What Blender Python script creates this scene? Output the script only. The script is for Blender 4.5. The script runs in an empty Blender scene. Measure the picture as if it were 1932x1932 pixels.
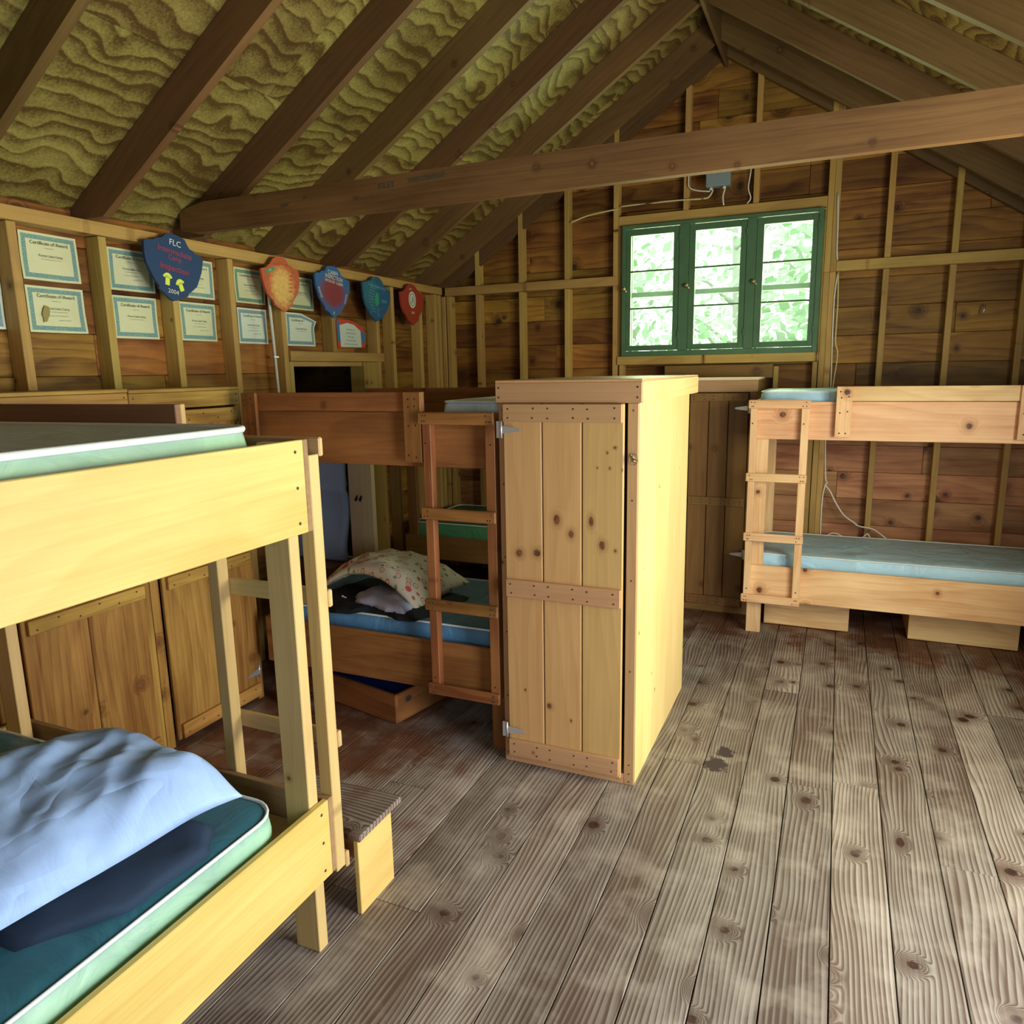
import bpy, bmesh, math, random
from mathutils import Vector, Matrix, noise
random.seed(7)
SC = bpy.context.scene
COL = SC.collection
R = math.radians

# ------------------------------------------------------------------ camera
cam_d = bpy.data.cameras.new('camera'); cam = bpy.data.objects.new('camera', cam_d); COL.objects.link(cam)
cam_d.sensor_width = 36; cam_d.lens = 1393.17 / 1932 * 36; cam_d.clip_start = .02; cam_d.clip_end = 200
_y, _p, _r = R(-23.7727), R(-10.8229), R(1.02805)
_f = Vector((math.sin(_y)*math.cos(_p), math.cos(_y)*math.cos(_p), math.sin(_p)))
_x = Vector((math.cos(_y), -math.sin(_y), 0)); _d = _f.cross(_x)
_rt = math.cos(_r)*_x + math.sin(_r)*_d; _dn = -math.sin(_r)*_x + math.cos(_r)*_d
M = Matrix((( _rt.x, -_dn.x, -_f.x), (_rt.y, -_dn.y, -_f.y), (_rt.z, -_dn.z, -_f.z))).to_4x4()
M.translation = (0, 0, 1.7); cam.matrix_world = M
SC.camera = cam

# ------------------------------------------------------------------ world, lights, exposure
SC.view_settings.view_transform = 'Standard'; SC.view_settings.look = 'None'
SC.view_settings.gamma = 1; SC.view_settings.use_curve_mapping = False
SC.view_settings.exposure = 0.16
SC.cycles.adaptive_threshold = .025; SC.cycles.caustics_reflective = False; SC.cycles.caustics_refractive = False
w = bpy.data.worlds.new('sky'); SC.world = w; w.use_nodes = True
bg = w.node_tree.nodes['Background']; bg.inputs[0].default_value = (.93, 1, .97, 1); bg.inputs[1].default_value = 3.6

def area(name, loc, rot, sx, sy, power, col, spread=180):
    l = bpy.data.lights.new(name, 'AREA'); l.shape = 'RECTANGLE'; l.size = sx; l.size_y = sy
    l.energy = power; l.color = col; l.spread = R(spread)
    o = bpy.data.objects.new(name, l); COL.objects.link(o); o.location = loc; o.rotation_euler = rot
    return o
# daylight through the right hand window, the open door behind the camera, the green back window
area('right_window_daylight', (1.46, 2.72, 1.57), (0, R(90), 0), .90, 1.10, 63, (1, .97, .70))
area('door_daylight', (1.46, 1.40, .98), (0, R(90), 0), 1.80, .80, 66, (.98, .97, 1.0))
area('front_window_daylight', (.60, -.915, 1.50), (R(90), 0, 0), .95, .90, 20, (.82, .92, 1.0))
area('back_window_daylight', (-.86, 5.815, 2.27), (R(-90), 0, 0), 1.3, .85, 52, (.93, 1, .55))

# ------------------------------------------------------------------ node helpers
def nt(name):
    m = bpy.data.materials.new(name); m.use_nodes = True
    t = m.node_tree; b = t.nodes['Principled BSDF']
    return m, t, b
class G:
    def __init__(s, t): s.t = t
    def put(s, n, i, v):
        if v is None: return
        if isinstance(v, bpy.types.NodeSocket): s.t.links.new(v, n.inputs[i])
        else: n.inputs[i].default_value = v
    def math(s, op, a, b=None, c=None, clamp=False):
        n = s.t.nodes.new('ShaderNodeMath'); n.operation = op; n.use_clamp = clamp
        s.put(n, 0, a); s.put(n, 1, b); s.put(n, 2, c); return n.outputs[0]
    def vm(s, op, a, b=None, out=0):
        n = s.t.nodes.new('ShaderNodeVectorMath'); n.operation = op; s.put(n, 0, a); s.put(n, 1, b); return n.outputs[out]
    def sep(s, v):
        n = s.t.nodes.new('ShaderNodeSeparateXYZ'); s.put(n, 0, v); return n.outputs
    def comb(s, x, y, z):
        n = s.t.nodes.new('ShaderNodeCombineXYZ'); s.put(n, 0, x); s.put(n, 1, y); s.put(n, 2, z); return n.outputs[0]
    def noise(s, v, scale, detail=3, w=None, rough=.55, dist=0, col=False):
        n = s.t.nodes.new('ShaderNodeTexNoise')
        if w is not None: n.noise_dimensions = '4D'; s.put(n, 'W', w)
        s.put(n, 'Vector', v); n.inputs['Scale'].default_value = scale; n.inputs['Detail'].default_value = detail
        n.inputs['Roughness'].default_value = rough; n.inputs['Distortion'].default_value = dist
        return n.outputs[1 if col else 0]
    def vor(s, v, scale, feat='F1', dim='3D', out='Distance', rnd=1):
        n = s.t.nodes.new('ShaderNodeTexVoronoi'); n.voronoi_dimensions = dim; n.feature = feat
        s.put(n, 'Vector', v); n.inputs['Scale'].default_value = scale; n.inputs['Randomness'].default_value = rnd
        return n.outputs[out] if isinstance(out, str) else [n.outputs[k] for k in out]
    def attr(s, name, out='Vector'):
        n = s.t.nodes.new('ShaderNodeAttribute'); n.attribute_name = name; return n.outputs[out]
    def mr(s, v, a, b, c=0, d=1, smooth=False):
        n = s.t.nodes.new('ShaderNodeMapRange'); n.clamp = True
        if smooth: n.interpolation_type = 'SMOOTHSTEP'
        s.put(n, 0, v); s.put(n, 1, a); s.put(n, 2, b); s.put(n, 3, c); s.put(n, 4, d); return n.outputs[0]
    def mix(s, f, a, b, mode='MIX'):
        n = s.t.nodes.new('ShaderNodeMix'); n.data_type = 'RGBA'; n.blend_type = mode
        s.put(n, 0, f); s.put(n, 6, a); s.put(n, 7, b); return n.outputs[2]
    def hsv(s, c, h=.5, sa=1, v=1):
        n = s.t.nodes.new('ShaderNodeHueSaturation'); s.put(n, 'Hue', h); s.put(n, 'Saturation', sa); s.put(n, 'Value', v); s.put(n, 'Color', c)
        return n.outputs[0]
    def bump(s, h, strength, dist=.002):
        n = s.t.nodes.new('ShaderNodeBump'); n.inputs['Strength'].default_value = strength; n.inputs['Distance'].default_value = dist
        s.put(n, 'Height', h); return n.outputs[0]
def c4(c): return (c[0], c[1], c[2], 1)

def wood(name, light, dark, knot=(.09, .035, .015), ring=.5, fine=.35, blotch=.5, rf=16, warp=3.0, kp=.45, kr=.014, kscale=4.2,
         rough=.6, var=.35, bump=.25, spots=None, extra=None, hue=.03, xs=.9, kw=2.2, knl=None, halo_d=.5, axes=2):
    m, t, b = nt(name); g = G(t)
    a = g.attr('g'); gv = g.attr('gv', 'Fac'); x, y, z = g.sep(a)
    w4 = g.math('MULTIPLY', gv, 37.0)
    low = g.noise(g.comb(g.math('MULTIPLY', x, xs), g.math('MULTIPLY', y, 4.5), g.math('MULTIPLY', z, 4.5)), 1, 1.2, w4)
    kd, kc = g.vor(g.comb(x, g.math('MULTIPLY', y, 1.0), 0), kscale, dim='2D', out=('Distance', 'Color'))
    kr_, kg_, kb_ = g.sep(kc)
    on = g.math('LESS_THAN', kr_, kp)
    kwob = g.noise(a, 40, 2)
    kdist = g.math('ADD', g.math('DIVIDE', kd, kscale), g.math('MULTIPLY', g.math('SUBTRACT', kwob, .5), .006))
    size = g.mr(kg_, 0, 1, .45, 1.25)
    kn = g.math('DIVIDE', kdist, g.math('MULTIPLY', size, kr))       # 1 at knot rim
    knm = g.math('MULTIPLY', g.mr(kn, .75, 1.15, 1, 0, True), on)
    halo = g.math('MULTIPLY', g.mr(kn, .8, 4.5, 1, 0, True), on)
    if spots:
        tc = t.nodes.new('ShaderNodeTexCoord').outputs['Object']
        wob = g.math('MULTIPLY', g.math('SUBTRACT', kwob, .5), .25)
        sx, sy, sz = g.sep(tc)
        for (u, v, rx, rz) in spots:
            dd = g.vm('LENGTH', g.comb(g.math('DIVIDE', g.math('SUBTRACT', sx, u), rx), g.math('DIVIDE', g.math('SUBTRACT', (sx, sy, sz)[axes], v), rz), 0), out='Value')
            dd = g.math('ADD', dd, wob)
            knm = g.math('MAXIMUM', knm, g.mr(dd, .8, 1.15, 1, 0, True))
            halo = g.math('MAXIMUM', halo, g.mr(dd, .8, 3.5, 1, 0, True))
    ph = g.math('ADD', g.math('MULTIPLY', y, rf), g.math('MULTIPLY', low, warp * 2))
    ph = g.math('ADD', ph, g.math('MULTIPLY', g.math('POWER', halo, 2.0), kw))
    rg = g.math('FRACT', ph)
    rg = g.math('MULTIPLY', rg, g.mr(rg, .86, 1.0, 1, 0))
    fn = g.noise(g.comb(g.math('MULTIPLY', x, 2.2), g.math('MULTIPLY', y, 110), g.math('MULTIPLY', z, 110)), 1, 3, w4)
    bl = g.noise(g.comb(g.math('MULTIPLY', x, 1.7), g.math('MULTIPLY', y, 5), z), 1, 4, w4)
    f = g.math('MULTIPLY', g.math('POWER', rg, 1.6), ring)
    f = g.math('ADD', f, g.math('MULTIPLY', g.mr(fn, .3, .75), fine))
    f = g.math('ADD', f, g.math('MULTIPLY', g.mr(bl, .32, .72), blotch))
    f = g.math('ADD', f, g.math('MULTIPLY', halo, .3))
    f = g.math('MULTIPLY', f, .72, clamp=True)
    c = g.mix(f, c4(light), c4(dark))
    c = g.hsv(c, h=g.mr(g.math('FRACT', g.math('MULTIPLY', gv, 7.31)), 0, 1, .5-hue*.5, .5+hue*.35), v=g.mr(gv, 0, 1, 1-var*.6, 1+var*.4))
    c = g.mix(g.math('MULTIPLY', g.math('POWER', halo, 3.0), halo_d), c, c4([k*.55 for k in dark]))
    core = g.mr(kwob, .35, .62)
    c = g.mix(knm, c, g.mix(core, c4(knot), c4(knl or [k*2.6 for k in knot])))
    if extra: c = extra(g, t, c, f, y)
    g.put(b, 'Base Color', c); b.inputs['Roughness'].default_value = rough
    b.inputs['Specular IOR Level'].default_value = .35
    g.put(b, 'Normal', g.bump(g.math('ADD', f, g.math('MULTIPLY', fn, .4)), bump, .0015))
    return m

def plain(name, col, rough=.6, metal=0, bumpn=0, bs=60, var=0):
    m, t, b = nt(name); g = G(t)
    b.inputs['Base Color'].default_value = c4(col); b.inputs['Roughness'].default_value = rough; b.inputs['Metallic'].default_value = metal
    tc = t.nodes.new('ShaderNodeTexCoord').outputs['Object']
    n = g.noise(tc, bs, 3)
    if var:
        g.put(b, 'Base Color', g.mix(g.mr(n, .3, .7), c4([k*(1-var) for k in col]), c4([min(1, k*(1+var)) for k in col])))
    if bumpn: g.put(b, 'Normal', g.bump(n, bumpn, .004))
    return m

MT = {}
MT['siding'] = wood('aged_siding_boards', (.46, .235, .042), (.105, .036, .006), knot=(.03, .013, .006), ring=.5, fine=.4, blotch=1.1, rf=14, warp=3.6, kp=.5, kr=.021, kscale=3.2, var=.75, rough=.6, hue=.035)
MT['siding_door_lit'] = wood('door_lit_lower_boards', (.68, .37, .17), (.24, .085, .03), knot=(.05, .02, .01), ring=.4, fine=.4, blotch=1.1, rf=12, warp=4, kp=.6, kr=.024, kscale=3.2, var=.4, rough=.6)  # lower boards: door light painted in as a brighter, redder colour
MT['stud'] = wood('pine_studs', (.60, .41, .12), (.28, .155, .035), ring=.3, fine=.45, blotch=.5, rf=30, kp=.4, kr=.009, kscale=5, var=.3)
MT['rafter'] = wood('rafter_timber', (.20, .115, .04), (.075, .036, .012), ring=.3, fine=.4, blotch=.6, rf=22, kp=.4, kr=.009, var=.3)
MT['beam'] = wood('tie_beam_timber', (.26, .15, .048), (.09, .045, .013), ring=.3, fine=.5, blotch=.8, rf=18, kp=.4, kr=.009, var=.2)
MT['ply'] = wood('plywood_sheathing', (.48, .405, .115), (.11, .06, .014), ring=1.0, fine=.7, blotch=.9, rf=13, warp=1.9, kp=.3, kr=.02, kscale=2.2, var=.3, xs=1.1)
MT['cab'] = wood('varnished_pine', (.58, .36, .165), (.42, .235, .09), ring=.3, fine=.5, blotch=.4, rf=24, kp=.10, kr=.006, var=.16, rough=.5, bump=.12)
MT['cab_trim'] = wood('pinkish_pine_trim', (.50, .30, .15), (.35, .19, .085), ring=.3, fine=.45, blotch=.5, rf=24, kp=.15, kr=.007, var=.16, rough=.5, bump=.12)
MT['cab_side_lit'] = wood('window_lit_pine_panel', (.84, .69, .31), (.66, .46, .15), ring=.4, fine=.55, blotch=.5, rf=26, kp=.16, kr=.006, var=.16, rough=.5, bump=.12)  # same pine as the locker front, window light mixed into a paler colour
MT['bunk_r'] = wood('honey_pine', (.95, .69, .39), (.60, .31, .13), ring=.4, fine=.45, blotch=.9, rf=14, kp=.32, kr=.015, var=.2, rough=.5, bump=.12)
MT['bunk_m'] = wood('worn_brown_pine', (.42, .19, .058), (.14, .05, .013), ring=.3, fine=.4, blotch=1.1, rf=14, kp=.25, kr=.010, var=.25, rough=.5, bump=.12)
MT['bunk_n'] = wood('pale_yellow_pine', (.74, .585, .205), (.54, .37, .09), ring=.35, fine=.45, blotch=.8, rf=14, kp=.12, kr=.008, var=.14, rough=.45, bump=.12)
MT['bunk_leg'] = wood('browner_pine_studs', (.64, .47, .21), (.44, .29, .12), ring=.35, fine=.5, blotch=.6, rf=26, kp=.2, kr=.007, var=.15)
MT['oldcab'] = wood('aged_cabinet_pine', (.54, .33, .08), (.17, .075, .014), ring=.4, fine=.6, blotch=1.0, rf=16, kp=.4, kr=.013, var=.3, rough=.45)
MT['darkcab'] = wood('dark_varnished_pine', (.30, .165, .05), (.13, .055, .015), ring=.3, fine=.35, blotch=.6, rf=16, kp=.4, kr=.015, var=.25, rough=.45)
MT['raw'] = wood('raw_whitewood', (.85, .70, .46), (.66, .50, .30), ring=.3, fine=.4, blotch=.3, rf=26, kp=.2, kr=.006, var=.1)
MT['grayrail'] = wood('weathered_rail', (.36, .21, .115), (.20, .11, .05), ring=.3, fine=.6, blotch=.6, rf=26, kp=.2, kr=.006, var=.1)

def floor_extra(g, t, c, f, y):
    pos = t.nodes.new('ShaderNodeNewGeometry').outputs['Position']
    px, py, pz = g.sep(pos)
    n = g.noise(pos, 2.4, 4, rough=.6); n2 = g.noise(g.comb(g.math('MULTIPLY', px, 9), g.math('MULTIPLY', py, 1.2), 0), 1, 4)
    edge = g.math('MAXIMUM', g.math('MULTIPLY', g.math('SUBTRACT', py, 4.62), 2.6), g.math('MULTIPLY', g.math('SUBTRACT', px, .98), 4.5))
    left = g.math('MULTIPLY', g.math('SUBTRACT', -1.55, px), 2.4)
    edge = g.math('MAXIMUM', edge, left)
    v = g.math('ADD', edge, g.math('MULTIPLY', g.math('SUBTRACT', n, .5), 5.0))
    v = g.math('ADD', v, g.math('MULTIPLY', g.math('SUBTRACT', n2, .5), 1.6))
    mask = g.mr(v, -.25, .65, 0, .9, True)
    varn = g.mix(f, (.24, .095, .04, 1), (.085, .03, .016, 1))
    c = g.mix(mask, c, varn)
    wear = g.mr(g.noise(pos, 5, 4), .5, .75, 0, .45)
    c = g.mix(wear, c, (.52, .46, .40, 1))
    # one burnt looking knot cluster in the walkway
    for (u, v2, rx, ry) in ((-.395, 3.05, .046, .07), (-.372, 3.17, .036, .05)):
        d = g.vm('LENGTH', g.comb(g.math('DIVIDE', g.math('SUBTRACT', px, u), rx), g.math('DIVIDE', g.math('SUBTRACT', py, v2), ry), 0), out='Value')
        d = g.math('ADD', d, g.math('MULTIPLY', g.math('SUBTRACT', g.noise(pos, 22, 4), .5), 2.4))
        c = g.mix(g.mr(d, .8, 1.1, 1, 0, True), c, (.045, .028, .034, 1))
    return c
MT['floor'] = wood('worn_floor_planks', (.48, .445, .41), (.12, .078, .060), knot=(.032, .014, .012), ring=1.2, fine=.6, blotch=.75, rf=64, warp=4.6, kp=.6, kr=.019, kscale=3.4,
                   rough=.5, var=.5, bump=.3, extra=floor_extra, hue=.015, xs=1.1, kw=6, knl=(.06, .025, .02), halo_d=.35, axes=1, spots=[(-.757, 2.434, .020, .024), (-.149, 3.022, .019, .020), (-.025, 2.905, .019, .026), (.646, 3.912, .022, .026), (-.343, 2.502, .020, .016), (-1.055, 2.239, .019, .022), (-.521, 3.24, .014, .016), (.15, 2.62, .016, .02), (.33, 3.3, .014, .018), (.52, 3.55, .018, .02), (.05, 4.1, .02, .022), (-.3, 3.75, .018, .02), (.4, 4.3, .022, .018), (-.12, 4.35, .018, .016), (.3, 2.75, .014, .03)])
MT['nail'] = plain('dark_nail_heads', (.05, .035, .03), .6)
MT['zinc'] = plain('zinc_hinge', (.62, .66, .72), .35, .7)
MT['green'] = plain('green_window_paint', (.075, .165, .085), .45, bumpn=.1, var=.12, bs=8)
MT['green_dk'] = plain('green_weathered_outer_frame', (.085, .17, .12), .6, var=.1)
MT['brass'] = plain('old_brass', (.35, .27, .16), .4, .7)
MT['dark'] = plain('dark_subfloor', (.03, .022, .016), .9)
MT['white_cable'] = plain('white_cable', (.78, .76, .68), .5)
MT['yellow_cable'] = plain('cream_cable', (.70, .62, .30), .5)
MT['conduit'] = plain('pale_conduit', (.70, .72, .66), .45)
MT['steelbox'] = plain('grey_enamel_box', (.23, .30, .33), .5)
MT['black_metal'] = plain('black_iron', (.03, .03, .03), .5)
MT['black_cloth'] = plain('black_cloth', (.004, .004, .006), 1.0, bumpn=.6, bs=30)
MT['navy_cloth'] = plain('navy_cloth', (.012, .03, .07), .9, bumpn=.4, bs=20)
MT['blue_plastic'] = plain('blue_plastic', (.02, .04, .30), .4)
MT['ground'] = plain('grass_ground', (.25, .42, .18), .9, var=.3, bs=3)
MT['leaf'] = plain('sunlit_leaves', (.50, .72, .47), .7, var=.2, bs=2)
MT['bark'] = plain('grey_bark', (.42, .42, .38), .9)
MT['ink'] = plain('black_ink', (.04, .07, .06), .7)
MT['ink_soft'] = plain('faded_ink', (.32, .38, .28), .8)
MT['ink_red'] = plain('red_paint', (.42, .03, .07), .6)
MT['ink_white'] = plain('white_paint', (.72, .72, .62), .6)
MT['ink_blue'] = plain('pale_blue_paint', (.15, .45, .60), .6)
MT['ink_yellow'] = plain('fluorescent_yellow_paint', (.75, .90, .10), .6)
MT['paint_green'] = plain('green_paint', (.03, .30, .16), .6)

def vinyl(name, top, side, piping=(.75, .8, .85), wr=5):
    m, t, b = nt(name); g = G(t)
    tc = t.nodes.new('ShaderNodeTexCoord').outputs['Object']
    geo = t.nodes.new('ShaderNodeNewGeometry').outputs['Normal']
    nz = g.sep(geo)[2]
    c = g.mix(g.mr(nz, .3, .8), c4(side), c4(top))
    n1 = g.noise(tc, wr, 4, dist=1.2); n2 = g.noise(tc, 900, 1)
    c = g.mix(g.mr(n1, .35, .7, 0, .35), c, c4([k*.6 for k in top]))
    g.put(b, 'Base Color', c); b.inputs['Roughness'].default_value = .42
    h = g.math('ADD', g.math('MULTIPLY', n1, 1.0), g.math('MULTIPLY', n2, .02))
    g.put(b, 'Normal', g.bump(h, .7, .02))
    return m
MT['vinyl_blue'] = vinyl('blue_vinyl_sheen_top', (.50, .78, .98), (.40, .66, .88))  # window sheen on the mattress top is put into its lighter colour
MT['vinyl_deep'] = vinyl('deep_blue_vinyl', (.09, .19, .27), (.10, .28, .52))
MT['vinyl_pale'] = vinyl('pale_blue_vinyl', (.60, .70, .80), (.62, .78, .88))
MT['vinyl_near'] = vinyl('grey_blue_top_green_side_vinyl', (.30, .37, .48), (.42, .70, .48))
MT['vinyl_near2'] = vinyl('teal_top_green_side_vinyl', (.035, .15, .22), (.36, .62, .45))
MT['vinyl_green'] = vinyl('green_vinyl', (.06, .20, .10), (.10, .32, .16))
MT['piping'] = plain('white_piping', (.72, .78, .80), .5)
def cloth(name, col, sc=5):
    m, t, b = nt(name); g = G(t); tc = t.nodes.new('ShaderNodeTexCoord').outputs['Object']
    n1 = g.noise(tc, sc, 2, dist=.5); n2 = g.noise(g.vm('MULTIPLY', tc, (1, 2.6, 1)), sc*2, 3, dist=1.0)
    rdg = g.math('ABSOLUTE', g.math('SUBTRACT', n1, .5)); h = g.math('ADD', g.mr(rdg, 0, .09), g.math('MULTIPLY', n2, .8))
    b.inputs['Base Color'].default_value = c4(col); b.inputs['Roughness'].default_value = .85
    g.put(b, 'Normal', g.bump(h, .35, .012)); return m
MT['cotton_blue'] = cloth('light_blue_cotton', (.37, .55, .95), 3.2)
MT['cotton_lilac'] = plain('lilac_cotton_sheet', (.42, .44, .62), .85, bumpn=.3, bs=12)

def print_cloth():
    m, t, b = nt('owl_and_tree_print_cotton'); g = G(t)
    tc = t.nodes.new('ShaderNodeTexCoord').outputs['UV']
    base = (.62, .55, .42, 1)
    c = base
    d, col = g.vor(tc, 8, dim='2D', out=('Distance', 'Color')); r, gg, bb = g.sep(col)
    red = g.math('MULTIPLY', g.mr(d, .17, .22, 1, 0), g.math('LESS_THAN', r, .22))
    c = g.mix(red, c, (.55, .08, .09, 1))
    d2, col2 = g.vor(g.vm('ADD', tc, (3.3, 7.7, 0)), 16, dim='2D', out=('Distance', 'Color')); r2, g2, b2 = g.sep(col2)
    ringm = g.math('MULTIPLY', g.mr(d2, .2, .24, 0, 1), g.mr(d2, .30, .36, 1, 0))
    c = g.mix(g.math('MULTIPLY', ringm, g.math('LESS_THAN', r2, .5)), c, (.50, .16, .05, 1))
    gm = g.math('MULTIPLY', g.mr(d2, .18, .26, 1, 0), g.math('GREATER_THAN', r2, .62))
    c = g.mix(gm, c, g.mix(g.math('GREATER_THAN', g2, .5), (.20, .30, .12, 1), (.45, .14, .10, 1)))
    dots = g.math('MULTIPLY', g.mr(d2, .04, .08, 1, 0), .9)
    c = g.mix(dots, c, (.10, .06, .04, 1))
    g.put(b, 'Base Color', c); b.inputs['Roughness'].default_value = .85
    return m
MT['print'] = print_cloth()

def glass_mat():
    m = bpy.data.materials.new('thin_dusty_glass'); m.use_nodes = True; t = m.node_tree; t.nodes.clear()
    o = t.nodes.new('ShaderNodeOutputMaterial'); tr = t.nodes.new('ShaderNodeBsdfTransparent'); gl = t.nodes.new('ShaderNodeBsdfGlossy')
    df = t.nodes.new('ShaderNodeBsdfDiffuse'); df.inputs[0].default_value = (.8, .85, .85, 1)
    tr.inputs[0].default_value = (.95, 1, .97, 1); gl.inputs[1].default_value = .05
    m1 = t.nodes.new('ShaderNodeMixShader'); m2 = t.nodes.new('ShaderNodeMixShader')
    m1.inputs[0].default_value = .05; m2.inputs[0].default_value = .10
    t.links.new(tr.outputs[0], m1.inputs[1]); t.links.new(gl.outputs[0], m1.inputs[2])
    t.links.new(m1.outputs[0], m2.inputs[1]); t.links.new(df.outputs[0], m2.inputs[2]); t.links.new(m2.outputs[0], o.inputs[0])
    return m
MT['glass'] = glass_mat()

def cert_mat(name, paper, band):
    m, t, b = nt(name); g = G(t)
    uv = t.nodes.new('ShaderNodeTexCoord').outputs['UV']; u, v, _ = g.sep(uv)
    # distance to nearest edge in metres (.26 x .2 sheet)
    du = g.math('MULTIPLY', g.math('SUBTRACT', .5, g.math('ABSOLUTE', g.math('SUBTRACT', u, .5))), .26)
    dv = g.math('MULTIPLY', g.math('SUBTRACT', .5, g.math('ABSOLUTE', g.math('SUBTRACT', v, .5))), .20)
    d = g.math('MINIMUM', du, dv)
    sc = g.math('MULTIPLY', g.math('SINE', g.math('MULTIPLY', g.math('ADD', g.math('MULTIPLY', u, .26), g.math('MULTIPLY', v, .2)), 900)), .0012)
    dd = g.math('ADD', d, sc)
    bm = g.math('MULTIPLY', g.mr(dd, .0095, .0105), g.mr(d, .0285, .0295, 1, 0))
    cell = g.vor(g.comb(g.math('MULTIPLY', u, .26), g.math('MULTIPLY', v, .2), 0), 190, dim='2D', rnd=.3)
    lat = g.mr(cell, .38, .62, 0, .75)
    bc = g.mix(lat, c4(band), c4([k*.45+.35 for k in paper]))
    c = g.mix(bm, c4(paper), bc)
    n = g.noise(uv, 3, 3); c = g.mix(g.mr(n, .4, .8, 0, .2), c, c4([paper[0]*.8, paper[1]*.8, paper[2]*.55]))
    g.put(b, 'Base Color', c); b.inputs['Roughness'].default_value = .8
    return m
MT['cert'] = cert_mat('cream_certificate_paper', (.70, .72, .46), (.06, .26, .28))
MT['cert_w'] = cert_mat('white_certificate_paper', (.74, .84, .72), (.10, .26, .36))
MT['cert_g'] = cert_mat('cream_paper_green_band', (.70, .72, .44), (.04, .22, .14))

def shield_mat(name, base, centre, cu, cv, ru, rv, mottled=.15):
    m, t, b = nt(name); g = G(t)
    uv = t.nodes.new('ShaderNodeTexCoord').outputs['UV']; u, v, _ = g.sep(uv)
    n = g.noise(uv, 14, 4)
    d = g.vm('LENGTH', g.comb(g.math('DIVIDE', g.math('SUBTRACT', u, cu), ru), g.math('DIVIDE', g.math('SUBTRACT', v, cv), rv), 0), out='Value')
    d = g.math('ADD', d, g.math('MULTIPLY', g.math('SUBTRACT', n, .5), .5))
    c = g.mix(g.mr(d, .5, 1.15, 1, 0, True), c4(base), c4(centre))
    c = g.mix(g.mr(n, .35, .75, 0, mottled), c, c4([k*.5 for k in base]))
    g.put(b, 'Base Color', c); b.inputs['Roughness'].default_value = .6
    return m
MT['sh_navy'] = shield_mat('navy_painted_wood', (.008, .042, .135), (.009, .045, .14), .5, .5, .2, .2)
MT['sh_orange'] = shield_mat('orange_yellow_sprayed_wood', (.52, .10, .035), (.80, .50, .14), .5, .45, .34, .42, .3)
MT['sh_bluered'] = shield_mat('blue_wood_red_centre', (.02, .12, .36), (.23, .02, .03), .5, .48, .42, .36)
MT['sh_blue'] = shield_mat('blue_purple_sprayed_wood', (.02, .11, .24), (.03, .16, .22), .3, .6, .3, .4, .5)
MT['sh_red'] = shield_mat('brick_red_painted_wood', (.36, .045, .02), (.38, .05, .02), .5, .5, .2, .2)

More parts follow.
